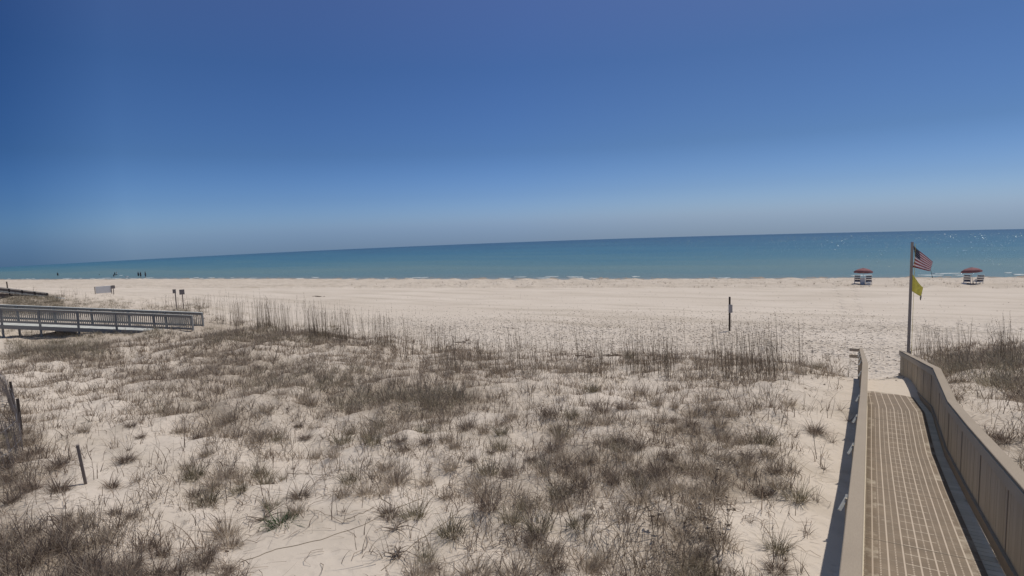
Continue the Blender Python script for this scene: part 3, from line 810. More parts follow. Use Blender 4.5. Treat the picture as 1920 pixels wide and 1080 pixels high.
# slim stalks near the camera
for i, (px, py, h, lab) in enumerate(((188, 1000, 95, 'three thin upright stalks below the leaning stake'), (1215, 1075, 180, 'tall thin stalks at the bottom edge right of the centre'), (368, 1055, 90, 'thin stalks in the tuft at the lower left'),
                           (1185, 1060, 150, 'pair of tall thin stalks left of the dried flower heads'))):
    p = ground(px, py); dist = float((p - CAM) @ BF)
    o = link('sea_oats', oat_meshes[(i * 2 + 1) % 8]); o.location = p; s = h * dist / F / .95; o.scale = (.55, .55, s); tag(o, lab, 'sea oats')

# dried flower-head weeds at bottom right of the dune
def weed(px, py, label):
    p = ground(px, py); r_ = random.Random(int(px)); root = empty('dried_weed', p)
    tag(root, label, 'weed', 'dried weeds with round heads')
    st = MB(); heads = []
    for k in range(4):
        a = r_.uniform(0, 6.28); h = r_.uniform(.25, .5); b = Vector((math.cos(a) * h * .35, math.sin(a) * h * .35, h))
        st.tube([(0, 0, 0), b * .5 + Vector((0, 0, .03)), b], [.004, .0035, .003], 5); heads.append(b)
    st.build('stem', M['dark_grass'], root)
    for b in heads:
        hd = MB()
        for _ in range(8):
            o_ = Vector((r_.gauss(0, .022), r_.gauss(0, .022), r_.gauss(0, .015)))
            hd.box(b + o_, (.022, .02, .012), Matrix.Rotation(r_.uniform(0, 3), 3, 'Z'))
        bmesh.ops.create_uvsphere(hd.bm, u_segments=8, v_segments=6, radius=.024, matrix=Matrix.Translation(b))
        hd.build('flower_head', M['dry_grass'], root)
for px, py, l in ((1225, 1000, 'dried weed with round dark heads left of the thick tufts at the bottom'), (1330, 1010, 'dried weed with round heads at the lower right edge of the thick grass'),
                  (1345, 1045, 'dried weed on the sand nearest the boardwalk'), (1365, 985, 'small dried weed above the scattered dark bits'), (1340, 905, 'dried weed in front of the dense grey tuft')):
    weed(px, py, l)
# vines and roots on the sand
def strand(name, pix, rad, label, cat, mat='dry_grass', sub=6):
    pts = []
    r_ = random.Random(int(pix[0][0]))
    for (a, b), (c, d_) in zip(pix, pix[1:]):
        for k in range(sub):
            t = k / sub
            p = ground(a + (c - a) * t + r_.gauss(0, .8), b + (d_ - b) * t + r_.gauss(0, .5)); pts.append((p[0], p[1], p[2] + rad * .6))
    mb = MB(); mb.tube(pts, rad, 6)
    return tag(mb.build(name, M[mat]), label, cat)
strand('trailing_vine', [(452, 1054), (520, 1030), (600, 1013), (680, 985), (740, 955), (800, 930)], .006, 'long thin vine crossing the bare sand hollow up to a tuft', 'vine')
strand('trailing_vine', [(715, 1070), (790, 1010), (845, 972), (880, 945)], .006, 'second thin vine on the right of the bare hollow', 'vine')
strand('trailing_vine', [(648, 975), (680, 962), (705, 950)], .006, 'short vine above the middle of the long vine', 'vine')
strand('trailing_vine', [(694, 788), (712, 797), (738, 800)], .012, 'curved bare stem on sand below the densest grass patch', 'vine')
strand('trailing_vine', [(705, 918), (715, 935), (740, 950)], .008, 'curved bare stem right of the middle tuft', 'vine')
strand('trailing_vine', [(540, 888), (580, 889), (640, 893)], .005, 'straight faint vine left of the middle tuft', 'vine')
strand('trailing_vine', [(1120, 1000), (1180, 965), (1260, 930), (1290, 915)], .006, 'straight thin vine in the lower right grass', 'vine')
def root_star(px, py, size, label):
    c = ground(px, py); r_ = random.Random(5); root = MB()
    for k in range(11):
        a = r_.uniform(0, 6.28); ln = size * r_.uniform(.5, 1.1); pts = [(c[0], c[1], c[2] + .03)]
        x_, y_ = c[0], c[1]
        for s_ in range(1, 6):
            a += r_.gauss(0, .35); x_ += math.cos(a) * ln / 5; y_ += math.sin(a) * ln / 5
            zz = float(height(np.array([x_]), np.array([y_]))[0]) + .02 + .03 * math.sin(s_ * .6)
            pts.append((x_, y_, zz))
        root.tube(pts, [.010, .008, .006, .005, .004, .003], 5)
    return tag(root.build('dead_root', M['dark_grass']), label, 'root')
root_star(743, 994, .45, 'dead root with bare arms spread on the sand hollow')
root_star(745, 1042, .35, 'smaller dead root below the spread one')
root_star(495, 975, .6, 'tangled dead runners left of the green plant')
# green rosette
p = ground(530, 982); rg_ = np.random.default_rng(9)
V, q = tuft_blades(np.array([[0, 0, 0.]]), np.array([150]), np.array([.16]), np.array([.26]), np.array([2.2]), rg_, .012)
o = link('green_plant', fast_mesh('green_plant', V, q), M['green_leaf']); o.location = p; o.scale = (1.5, 1.2, 1); tag(o, 'low green leafed plant on the sand, only green one on the dune', 'plant')

# ------------------------------------------------------------------ small debris on the beach
def build_debris():
    rg = np.random.default_rng(51)
    n_try = 30000
    r = np.sqrt(rg.uniform(9 ** 2, 75 ** 2, n_try)); a = np.radians(rg.uniform(-60, 12, n_try)); x, y = r * np.sin(a), r * np.cos(a)
    z, d = height(x, y, True); px, py, w = project(x, y, z)
    band = np.clip((py - 575) / 35, 0, 1) * np.clip((px - 560) / 350, 0, 1) * np.clip((720 - py) / 60, 0, 1)
    right = np.clip((1700 - px) / 120, 0, 1)
    keep = ((rg.random(n_try) < band * right * 1.1) & (d < .25)) | (rg.random(n_try) < .022)
    keep &= ~((x > -.2) & (x < 1.5) & (y < 19))
    x, y, z = x[keep], y[keep], z[keep]; k = len(x)
    s = rg.uniform(.03, .072, k); ang = rg.uniform(0, 6.28, k); el = rg.uniform(.4, 1, k)
    V = np.zeros((k, 5, 3)); 
    for i, (ux, uy) in enumerate(((1, 0), (0, 1), (-1, 0), (0, -1))):
        V[:, i, 0] = x + s * (ux * np.cos(ang) - uy * el * np.sin(ang)); V[:, i, 1] = y + s * (ux * np.sin(ang) + uy * el * np.cos(ang)); V[:, i, 2] = z - .005
    V[:, 4] = np.stack([x, y, z + s * .6], 1)
    b = np.arange(k)[:, None] * 5
    T = np.concatenate([np.concatenate([b + i, b + (i + 1) % 4, b + 4], 1) for i in range(4)])
    tag(link('beach_debris', fast_mesh('beach_debris', V.reshape(-1, 3), None, T), M['dark_grass']), 'dark specks of shell and weed scattered over the trodden sand', 'debris', kind='stuff')
build_debris()
def drift(px, py, size, label):
    p = ground(px, py); mb = MB(); r_ = random.Random(int(px * 3))
    for k in range(7):
        a = r_.gauss(0, .5); o_ = Vector((r_.gauss(0, size * .5), r_.gauss(0, size * .15), .02 + r_.random() * .04)); d_ = Vector((math.cos(a), math.sin(a), r_.uniform(-.02, .15))) * size * r_.uniform(.3, .8)
        mb.tube([o_ - d_ / 2, o_, o_ + d_ / 2], [.02, .03, .015], 5)
    o = mb.build('driftwood', M['dark_grass']); o.location = p; tag(o, label, 'driftwood')
drift(594, 556, 1.2, 'dark driftwood lump on the open beach left of centre')
drift(868, 643, .8, 'flat dark driftwood behind the small mound')
drift(1100, 670, .9, 'low dark weed wrack strip behind the central crest'); drift(1150, 668, .7, 'short wrack strip right of the longer one')

# ------------------------------------------------------------------ boardwalk
YC = [(-4, 8.99), (7.14, 7.32), (10.6, 6.80), (13.27, 6.43), (16.34, 6.35), (27.5, 4.44), (28.0, 4.36)]
YD = [(-4, 7.75), (7.56, 6.10), (10.9, 5.62), (13.3, 5.33), (16.05, 5.33), (19.5, 4.77), (28.0, 3.3)]
def cap_z(y): return float(np.interp(y, [a for a, b in YC], [b for a, b in YC]))
def deck_z(y): return float(np.interp(y, [a for a, b in YD], [b for a, b in YD]))
def xs_bend(y): return -.20 * max(0.0, (y - 16.3) / 11)
ys_all = sorted(set([-4, 7.14, 7.56, 10.6, 10.9, 13.27, 13.3, 16.05, 16.34, 16.3, 28.0] + list(np.arange(-3, 28, 1.0))))
XL, XR = -.03, 1.31
bw = empty('boardwalk', (0, 0, 0)); tag(bw, 'wooden boardwalk with tan access mat and solid railings running down to the beach', 'boardwalk')
# mat with its own metre UVs
def build_mat():
    ys = list(np.arange(-4, 19.01, .25)); xs = np.linspace(XL + .05, 1.14, 7)
    rows = []
    v = []; uv = []
    for i, y in enumerate(ys + [19.5]):
        for k, x in enumerate(xs):
            yy = y
            if i == len(ys): yy = 20.2 - .9 * (x / 1.2) + .12 * math.sin(k * 2.1)
            yy2 = yy
            v.append((x + xs_bend(yy2), yy2, deck_z(yy2) + .022)); uv.append((x - xs[0], yy2))
    nx = len(xs); q = []
    for i in range(len(ys)):
        for k in range(nx - 1): q.append((i * nx + k, i * nx + k + 1, (i + 1) * nx + k + 1, (i + 1) * nx + k))
    me = fast_mesh('access_mat', v, q, uv=uv)
    o = link('access_mat', me, M['mat'], bw); md = o.modifiers.new('thick', 'SOLIDIFY'); md.thickness = .018; md.offset = -1
build_mat()
mb = MB()
y = -4.0
while y < 19.2:
    y2 = min(y + .136, 19.3); zm = deck_z(y + .07)
    sl = math.atan2(deck_z(y2) - deck_z(y), y2 - y)
    mb.box(((XL + XR) / 2 + xs_bend(y), (y + y2) / 2, zm - .02), (XR - XL - .004, .132, .038), Matrix.Rotation(sl, 3, 'X'))
    y += .142
mb.build('deck', M['wall_wood'], bw)
mb = MB()
for x in (XL + .06, (XL + XR) / 2, XR - .06): mb.poly_sweep(x - .02, x + .02, [yy for yy in ys_all if yy < 20], lambda q: deck_z(q) - .045, lambda q: deck_z(q) - .27, xs_bend)
mb.build('joist', M['wall_wood'], bw)
def railing(side):
    """side -1: left wall, +1: right wall"""
    xin = XL - .03 if side < 0 else XR - .03 + .03
    sh = xs_bend
    face = XL if side < 0 else XR                       # inner face of the boards
    wall = MB()
    y = -4.0
    r_ = random.Random(3 + side)
    while y < 27.8:
        w_ = .139; y2 = min(y + w_, 27.9); q = sh((y + y2) / 2)
        x0, x1 = (face - .022, face - .002) if side < 0 else (face + .002, face + .022)
        jit = r_.uniform(-.0015, .0015)
        bot = lambda yy: cap_z(yy) - (1.07 if side > 0 else 2.1)
        v0 = [(x0 + q + jit, y, bot(y)), (x1 + q + jit, y, bot(y)), (x1 + q + jit, y, cap_z(y) - .045), (x0 + q + jit, y, cap_z(y) - .045)]
        v1 = [(a, y2, (bot(y2) if i < 2 else cap_z(y2) - .045)) for i, (a, _, _) in enumerate(v0)]
        A_ = [wall.bm.verts.new(t) for t in v0]; B_ = [wall.bm.verts.new(t) for t in v1]
        for k in range(4): wall.bm.faces.new((A_[k], B_[k], B_[(k + 1) % 4], A_[(k + 1) % 4]))
        wall.bm.faces.new(A_); wall.bm.faces.new(list(reversed(B_)))
        y += w_ + r_.choice((.004, .005, .008))
    w_o = wall.build('board_wall', M['wall_wood'], bw)
    cp_ = MB(); cx = face + (-.03 if side < 0 else .045)
    cp_.poly_sweep(cx - .06 if side < 0 else cx - .075, cx + .06 if side < 0 else cx + .075, ys_all, cap_z, lambda q: cap_z(q) - .04, sh)
    c = cp_.build('cap_rail', M['rail_wood'], bw)
    bv = c.modifiers.new('bevel', 'BEVEL'); bv.width = .006; bv.segments = 1
    # rail boards under the cap and toe board
    fr = MB()
    if side > 0:
        fr.poly_sweep(face - .036, face + .000, ys_all, lambda q: cap_z(q) - .042, lambda q: cap_z(q) - .18, sh)
    else:
        fr.poly_sweep(face + .0, face + .036, ys_all, lambda q: cap_z(q) - .042, lambda q: cap_z(q) - .18, sh)
        fr.poly_sweep(face - .058, face - .024, ys_all, lambda q: cap_z(q) - .042, lambda q: cap_z(q) - .18, sh)
    fr.build('top_rail', M['wall_wood'], bw)
    tb = MB()
    if side > 0: tb.poly_sweep(face - .037, face + .000, ys_all, lambda q: cap_z(q) - .93, lambda q: cap_z(q) - 1.07, sh)
    else:
        tb.poly_sweep(face - .058, face - .024, ys_all, lambda q: cap_z(q) - .93, lambda q: cap_z(q) - 1.07, sh)
    tb.build('toe_board', M['rail_wood'] if side > 0 else M['wall_wood'], bw)
    for yy in list(np.arange(-3.9, 27, 2.42)) + [27.85]:
        q = sh(yy); px_ = face + side * .07
        pt = MB(); pt.box((px_ + q, yy, cap_z(yy) - .045 - .75), (.088, .088, 1.5 + .0))
        pt.build('post', M['wall_wood'], w_o)
        if side < 0:
            br = MB(); br.bar((face + q - .095, yy, cap_z(yy) - .03), (face + q - .155, yy - .10, cap_z(yy) - .14), .024, .024, up=(0, 1, 0)); br.build('bracket', M['pale_wood'], w_o)
    if side > 0:
        for yy in np.arange(-3, 28, 1.8):
            bt = MB(); bt.box((face - .004 + sh(yy), yy, (cap_z(yy) - .18 + cap_z(yy) - .93) / 2), (.008, .016, .74)); bt.build('batten', M['post_grey'], w_o)
    else:
        for dz in (.09, .36):
            e = MB(); e.box((face - .27 + sh(27.8), 27.75, cap_z(27.8) - dz), (.34, .04, .13)); e.build('end_board', M['wall_wood'], bw)
railing(-1); railing(1)

# ------------------------------------------------------------------ flagpole and flags
def pole_and_flags():
    X0, Y0 = 1.8, 27.4
    z0 = float(height(np.array([X0]), np.array([Y0]))[0]) - .3
    # find the foot so that the pole stands where it should in the world
    d = ray(1703.5, 650); t = Y0 / d[1]; X0 = float(d[0] * t)
    top = at_plane(1707, 455, (X0, Y0)); 
    root = empty('flagpole', (X0, Y0, z0)); tag(root, 'tall grey wooden flagpole beside the right wall of the boardwalk', 'flagpole')
    h = top[2] - z0
    mb = MB(); mb.tube([(0, 0, 0), (0, 0, h * .5), (0, 0, h)], [.058, .053, .047], 12); mb.build('pole', M['post_grey'], root)
    mb = MB(); mb.tube([(0, 0, h), (0, 0, h + .03)], [.055, .04], 12); mb.build('pole_cap', M['metal'], root)
    mb = MB(); mb.tube([(.10, -.02, h * .02 + .6), (.105, -.02, h - .05)], .007, 5); mb.build('halyard', M['yellow_fabric'], root)
    mb = MB(); mb.box((.07, -.02, 1.0), (.04, .02, .16)); mb.build('cleat', M['metal'], root)
    P0 = (X0, Y0)
    def world(px, py, off=0.0):
        p = at_plane(px, py, P0); d_ = ray(px, py); return p + d_ * off
    def bez(pts, t):
        pts = [np.array(p, float) for p in pts]
        while len(pts) > 1: pts = [a * (1 - t) + b * t for a, b in zip(pts, pts[1:])]
        return pts[0]
    def patch(name, top_e, bot_e, left_bow, ripple, mat, nu=28, nv=16):
        v = []; uv = []
        for i in range(nu + 1):
            u = i / nu; a = bez(top_e, u); b = bez(bot_e, u)
            for j in range(nv + 1):
                w = j / nv; p = b * (1 - w) + a * w
                p = p + np.array([left_bow * math.sin(w * math.pi) * (1 - u) ** 2, 0])
                off = ripple * (.4 + u) * math.sin(u * 9 + w * 3.2) + ripple * .5 * math.sin(u * 17 + w * 6)
                q = world(p[0], p[1], off); v.append(q); uv.append((u, w))
        q = []
        for i in range(nu):
            for j in range(nv):
                a = i * (nv + 1) + j; q.append((a, a + nv + 1, a + nv + 2, a + 1))
        me = fast_mesh(name, v, q, uv=uv, smooth=True)
        o = link(name, me, mat); md = o.modifiers.new('thick', 'SOLIDIFY'); md.thickness = .004
        return o
    f1 = patch('national_flag', [(1710, 457), (1722, 471), (1730, 474), (1749, 491)], [(1711, 501), (1722, 503), (1734, 507), (1744, 508.5)], 4.5, .006, M['flag'])
    tag(f1, 'red and white striped flag with starred blue corner blowing right at the pole top', 'flag')
    f2 = patch('yellow_flag', [(1711, 514), (1718, 523), (1724, 535), (1731, 539)], [(1710, 546), (1716, 550), (1722, 554), (1727, 556)], 0, .005, M['yellow_fabric'])
    tag(f2, 'plain yellow flag hanging below the striped flag', 'flag')
    mb = MB(); a, b, c = world(1745, 507, .0), world(1746.5, 513), world(1748.5, 521); mb.tube([a, b, c], [.008, .006, .012], 5); o = mb.build('loose_cord', M['dark_wood'], f1)
    mb = MB(); a, b, c = world(1727, 554), world(1726, 559), world(1726, 563); mb.tube([a, b, c], [.018, .03, .012], 6); o = mb.build('flag_tail', M['rope'], f2)
pole_and_flags()

# ------------------------------------------------------------------ signpost on the beach
def signpost():
    p = ground(1368, 620.5); top = at_plane(1368.5, 556.5, p); h = top[2] - p[2]
    root = empty('signpost', p, math.atan2(-p[0], p[1])); tag(root, 'dark square post with a small pale sign, alone on the trodden beach', 'signpost')
    s = float((p - CAM) @ BF) / F
    mb = MB(); mb.box((0, 0, h / 2 - .15), (3.4 * s, 3.4 * s, h + .3), bevel=.01); mb.build('post', M['dark_wood'], root)
    mb = MB(); c = Vector((1.4 * s, -2.3 * s, h * .66)); mb.box(c, (7.2 * s, .02, 15.5 * s), Matrix.Rotation(-.25, 3, 'Z'), bevel=.004); b = mb.build('sign_board', M['sign_grey'], root)
    mb = MB()
    for dz in (.18, -.18): mb.tube([c + Vector((-.03, -.012, dz)), c + Vector((-.03, -.03, dz))], .012, 6)
    mb.build('bolt', M['metal'], b)
signpost()
def small_sign(px, ybase, ytop, x0, x1, y0, y1, label, mat, postw=3.0, pm='old_wood'):
    p = ground(px, ybase); s = float((p - CAM) @ BF) / F; h = (ybase - ytop) * s
    root = empty('signpost', p, math.atan2(-p[0], p[1])); tag(root, label, 'signpost')
    mb = MB(); mb.box((0, 0, h / 2 - .2), (postw * s, postw * s, h + .4)); mb.build('post', M[pm], root)
    mb = MB(); mb.box((((x0 + x1) / 2 - px) * s, -postw * s * .5 - .012, (ybase - (y0 + y1) / 2) * s), ((x1 - x0) * s, .02, (y1 - y0) * s), bevel=.003); mb.build('sign_board', M[mat], root)
small_sign(213.5, 552, 534.5, 210, 216.5, 535, 541, 'small brown square sign beside the long white board', 'sign_back', 1.3)
small_sign(331.5, 580, 542.5, 327.5, 333, 542, 549.5, 'left one of the two small signs behind the walkway, narrow grey board', 'sign_back', 1.8)
small_sign(344.5, 580, 543, 340, 348.5, 542.5, 552, 'right one of the two small signs behind the walkway, wider board', 'sign_back', 1.6)
def white_board():
    p = ground(194, 551); s = float((p - CAM) @ BF) / F
    root = empty('notice_board', p, math.atan2(-p[0], p[1])); tag(root, 'long white board standing on the sand near the far left ridge', 'board')
    mb = MB(); mb.box((.6 * s, 0, 8 * s), (24 * s, .05, 13 * s), bevel=.01); mb.build('panel', M['white_paint'], root)
    for dx in (-12.4, 13): 
        mb = MB(); mb.box((dx * s, 0, 6.8 * s), (1.2 * s, .16, 15.4 * s)); mb.build('post', M['old_wood'], root)
white_board()
p = ground(14, 540); mb = MB(); s = float((p - CAM) @ BF) / F; mb.box((0, 0, 5 * s), (1.6 * s, 1.6 * s, 14 * s)); o = mb.build('marker_post', M['dark_wood']); o.location = p; tag(o, 'short dark post on the farthest ridge at left', 'post')

# leaning stake
p = ground(162, 907); tp = at_plane(145, 834, p); a = Vector(p) - Vector((0, 0, .15)); b = Vector(tp)
mb = MB(); mb.bar(a, b, .065, .055, bevel=.008); tag(mb.build('wooden_stake', M['old_wood']), 'single weathered stake leaning left over open sand', 'stake')

# ------------------------------------------------------------------ sand fence at the left edge
def sand_fence():
    root = empty('sand_fence', ground(10, 870)); tag(root, 'broken slatted sand fence leaning at the left edge', 'fence'); base = np.array(root.location)
    r_ = random.Random(8); pts = [ground(px, py) for px, py in ((-20, 905), (22, 880), (44, 852), (40, 810), (30, 782), (16, 756), (0, 735))]
    path = []
    for a, b in zip(pts, pts[1:]):
        k = max(2, int(np.linalg.norm(b - a) / .13))
        for t in range(k): path.append(a + (b - a) * t / k)
    sl = MB(); tops = []
    for i, q in enumerate(path):
        if r_.random() < .12: tops.append(None); continue
        lean = Vector((r_.gauss(-.16, .06), r_.gauss(-.02, .05), 1)); h = r_.uniform(.9, 1.15)
        f = Vector(q - base) - Vector((0, 0, .1)); sl.bar(f, f + lean * h, .036, .009, up=(q[1], -q[0], 0)); tops.append(f + lean * .9)
    sl.build('slats', M['old_wood'], root)
    for hh in (.35, .8):
        w_ = [Vector(q - base) + Vector((-.16 * hh, 0, hh)) for q in path]; mb = MB(); mb.tube(w_, .004, 4); mb.build('wire', M['metal'], root)
    for i in (len(path) // 3, len(path) * 2 // 3):
        q = Vector(path[i] - base); mb = MB(); mb.bar(q - Vector((0, 0, .2)), q + Vector((-.12, .05, .95)), .06, .06); mb.build('post', M['dark_wood'], root)
sand_fence()

# ------------------------------------------------------------------ far walkways
def walkway(A0, A1, n_bay, width, label, ext=0, rails=2, deckmat='pale_wood', clear=.0):
    """A0 -> A1: the top of the near rail; deck 1.07 below; legs to the sand"""
    A0, A1 = Vector(A0), Vector(A1); d = A1 - A0; hor = Vector((d.x, d.y, 0)).normalized(); side = Vector((-hor.y, hor.x, 0))
    if side.y < 0: side = -side
    st = -ext; root = empty('walkway', (A0.x, A0.y, A0.z - 2)); tag(root, label, 'walkway')
    o0 = Vector(root.location)
    def P_(t, s_, dz): return A0 + d * t + side * s_ + Vector((0, 0, dz)) - o0
    def beam(t0, t1, s_, dz, w, h, m, nm, par=root, acc=None):
        mb = acc or MB(); mb.bar(P_(t0, s_, dz), P_(t1, s_, dz), w, h, up=(0, 0, 1))
        if acc is None: return mb.build(nm, M[m], par)
    t0 = -ext / n_bay if ext else 0
    # deck
    mb = MB(); L_ = d.length * (1 - t0); k = int(L_ / .15)
    for i in range(k):
        t = t0 + (1 - t0) * (i + .5) / k; c = P_(t, width / 2 + .02, -1.09); ang = math.atan2(d.y, d.x); sl = math.atan2(d.z, math.hypot(d.x, d.y))
        mb.box(c, (.135, width + .12, .035), Matrix.Rotation(ang, 3, 'Z') @ Matrix.Rotation(-sl, 3, 'Y'))
    mb.build('deck', M[deckmat], root)
    for s_ in (-.09, width + .11): beam(t0, 1, s_, -1.19, .04, .24, 'grey_wood', 'fascia')
    for r in range(rails):
        s_ = -.02 if r == 0 else width + .04
        rl = beam(t0, 1, s_, 0, .15, .035, 'grey_wood' if r == 0 else 'pale_wood', 'cap_rail')
        beam(t0, 1, s_, -.085, .04, .13, 'grey_wood', 'top_rail', rl); beam(t0, 1, s_, -.85, .04, .13, 'grey_wood', 'bottom_rail', rl)
        bal = MB(); k = int(L_ / .13)
        for i in range(k):
            t = t0 + (1 - t0) * (i + .5) / k; bal.bar(P_(t, s_ + .03, -.86), P_(t, s_ + .03, -.06), .035, .035)
        bal.build('balusters', M['grey_wood'], rl)
        for i in range(-int(ext), n_bay + 1):
            t = min(i / n_bay, .999); g = P_(t, s_, 0) + o0; gz = float(height(np.array([g.x]), np.array([g.y]))[0]) - .3
            mb = MB(); mb.bar(P_(t, s_ - .03, -.03), P_(t, s_ - .03, gz - g.z), .10, .10); mb.build('post', M['grey_wood'], rl)
    return root
W0 = None; 
walkway((-46.75, 14.41, 5.98), (-36.4, 20.63, 5.06), 5, 1.15, 'grey wooden walkway with pale cap rail crossing the dune at left', ext=5)
def far_ramp():
    a = hitz(-40, 537, 4.6); g = ground(30, 556)
    dist = math.hypot(g[0], g[1]) * .98
    def q(px, py):
        d_ = ray(px, py); t = dist / math.hypot(d_[0], d_[1]); return CAM + t * d_
    A = q(-60, 532); B = q(89, 549.5)
    root = empty('far_walkway', Vector(A)); tag(root, 'dark far wooden ramp half hidden by scrub at the far left', 'walkway'); o0 = Vector(A)
    A, B = Vector(A) - o0, Vector(B) - o0
    mb = MB(); mb.bar(A, B, .2, .06); mb.build('cap_rail', M['grey_wood'], root)
    mb = MB(); mb.bar(A - Vector((0, 0, .2)), B - Vector((0, 0, .2)), .05, .26); mb.bar(A - Vector((0, 0, .95)), B - Vector((0, 0, .7)), .05, .4); mb.build('side_boards', M['old_wood'], root)
    mb = MB(); k = 60
    for i in range(k):
        t = (i + .5) / k; c = A.lerp(B, t); mb.bar(c - Vector((0, 0, .1)), c - Vector((0, 0, .9)), .12, .04)
    mb.build('balusters', M['old_wood'], root)
    mb = MB(); up = Vector((0, 1.6, -.85)); mb.bar(A + up, B + up, 1.5, .1); mb.build('deck', M['grey_wood'], root)
    for i in range(7):
        c = A.lerp(B, i / 6 * .995); mb = MB(); mb.bar(c, c - Vector((0, 0, 2.6)), .14, .14); mb.build('post', M['dark_wood'], root)
far_ramp()

# ------------------------------------------------------------------ beach sets: umbrella, two loungers, box
def umbrella(c, lab, tilt=(0, 0), rz=0.0):
    root = empty('beach_umbrella', c, rz); root.rotation_euler = (tilt[0], tilt[1], rz); tag(root, lab, 'umbrella', 'red beach umbrellas')
    mb = MB(); mb.tube([(0, 0, -.3), (0, 0, 2.02)], .022, 8); mb.build('pole', M['white_paint'], root)
    n8 = 8; v = []; q = []; rings = [(0, 2.06), (.35, 1.98), (.72, 1.84), (1.05, 1.62)]; seg = 32
    for k, (r, z) in enumerate(rings):
        for s_ in range(seg):
            th = s_ * 2 * math.pi / seg; lobe = abs(math.sin(th * 4)); rr = r * (1 - .05 * lobe * (k / 3)); v.append((rr * math.cos(th), rr * math.sin(th), z - (.03 * lobe if k == 3 else 0) + (.015 * lobe if k == 2 else 0)))
    for k in range(3):
        for s_ in range(seg):
            a = k * seg + s_; b = k * seg + (s_ + 1) % seg; q.append((a, a + seg, b + seg, b))
    o = link('canopy', fast_mesh('canopy', v, q), M['red_fabric'], root); md = o.modifiers.new('t', 'SOLIDIFY'); md.thickness = .006
    # valance
    v = []; q = []
    for s_ in range(seg * 2):
        th = s_ * math.pi / seg; r = 1.05 * (1 - .05 * abs(math.sin(th * 4))); zt = 1.62 - .03 * abs(math.sin(th * 4)); v += [(r * math.cos(th), r * math.sin(th), zt), (r * 1.01 * math.cos(th), r * 1.01 * math.sin(th), zt - .13 - .03 * abs(math.sin(th * 16)))]
    for s_ in range(seg * 2):
        a = s_ * 2; b = (s_ + 1) % (seg * 2) * 2; q.append((a, b, b + 1, a + 1))
    link('valance', fast_mesh('valance', v, q), M['red_fabric'], o)
    mb = MB(); mb.tube([(0, 0, 2.04), (0, 0, 2.14)], [.03, .01], 8); mb.build('finial', M['white_paint'], root)
    for k in range(8):
        th = k * math.pi / 4; mb = MB(); mb.bar((0, 0, 2.0), (1.08 * math.cos(th), 1.08 * math.sin(th), 1.60), .012); mb.build('rib', M['metal'], root)
def lounger(c, lab, rz=0.0):
    """faces the sea (+Y); slung back turned to the camera"""
    root = empty('beach_lounger', c, rz); tag(root, lab, 'lounge chair', 'beach loungers under the umbrellas')
    w = .66
    mb = MB()
    for sx in (-w / 2, w / 2): mb.bar((sx, .1, .36), (sx, 1.35, .36), .05, .09)
    mb.bar((-w / 2, 1.33, .36), (w / 2, 1.33, .36), .05, .09); mb.bar((-w / 2, .12, .36), (w / 2, .12, .36), .05, .09); mb.build('seat_frame', M['white_paint'], root)
    mb = MB(); mb.box((0, .73, .385), (w - .06, 1.15, .05), bevel=.015); mb.build('seat', M['dark_fabric'], root)
    for sx in (-w / 2, w / 2):
        for yy in (.15, 1.28):
            mb = MB(); mb.box((sx, yy, .16), (.055, .055, .36)); mb.build('leg', M['white_paint'], root)
    mb = MB(); t = Vector((0, -.42, .80))
    for sx in (-w / 2, w / 2): mb.bar((sx, .12, .36), (sx, -.28, 1.22), .05, .06)
    for k in (.05, .37, .69, .99): mb.bar((-w / 2, .12 - .4 * k, .36 + .86 * k), (w / 2, .12 - .4 * k, .36 + .86 * k), .03, .07, up=(0, 1, 0))
    b = mb.build('backrest', M['white_paint'], root)
    mb = MB()
    for k in (.21, .53, .86): mb.box((0, .10 - .4 * k, .36 + .86 * k), (w - .07, .03, .17), Matrix.Rotation(.43, 3, 'X')); 
    mb.build('back_sling', M['dark_fabric'], b)
    for sx in (-w / 2, w / 2):
        mb = MB(); mb.box((sx, .32, .62), (.08, .62, .03)); mb.box((sx, .6, .5), (.04, .05, .26)); mb.build('armrest', M['white_paint'], root)
def beach_box(c, lab, size=(.5, .5, .32)):
    root = empty('storage_box', c); tag(root, lab, 'box')
    mb = MB(); mb.box((0, 0, size[2] / 2), (size[0] - .03, size[1] - .03, size[2]), bevel=.02); mb.build('body', M['white_paint'], root)
    mb = MB(); mb.box((0, 0, size[2] + .02), (size[0], size[1], .05), bevel=.01); mb.build('lid', M['white_paint'], root)
for px, py, who, ti in ((1618, 533.5, 'left', (0, -.0)), (1825, 533.5, 'right', (.0, -.10))):
    c = ground(px, py); z = c[2]
    umbrella((c[0], c[1] + .6, z), 'red beach umbrella of the %s' % ('set nearer the flagpole on its left' if who == 'left' else 'farther set near the right edge, tilted a little'), ti)
    for sx, w_ in ((-.62, 'left'), (.62, 'right')):
        lounger((c[0] + sx, c[1] + (.0 if who == 'left' else -.1 * sx), z - .02), '%s white lounger with dark sling under the %s red umbrella' % (w_, who), 0 if who == 'left' else .12 * (-1 if sx < 0 else 1))
    if who == 'left':
        beach_box((c[0] + .6, c[1] - .55, z - .02), 'bright white box behind the right lounger of the left umbrella')
        mb = MB(); mb.box((0, 0, .45), (.5, .04, .9), bevel=.01); mb.box((0, .05, .05), (.5, .3, .05)); o = mb.build('towel_rack', M['white_paint']); o.location = (c[0] - .02, c[1] - .15, z - .02); tag(o, 'white upright panel between the two loungers of the left umbrella', 'panel')
    else:
        beach_box((c[0] - .95, c[1] - .45, z - .02), 'low white box at the left foot of the right umbrella set', (.5, .4, .22))

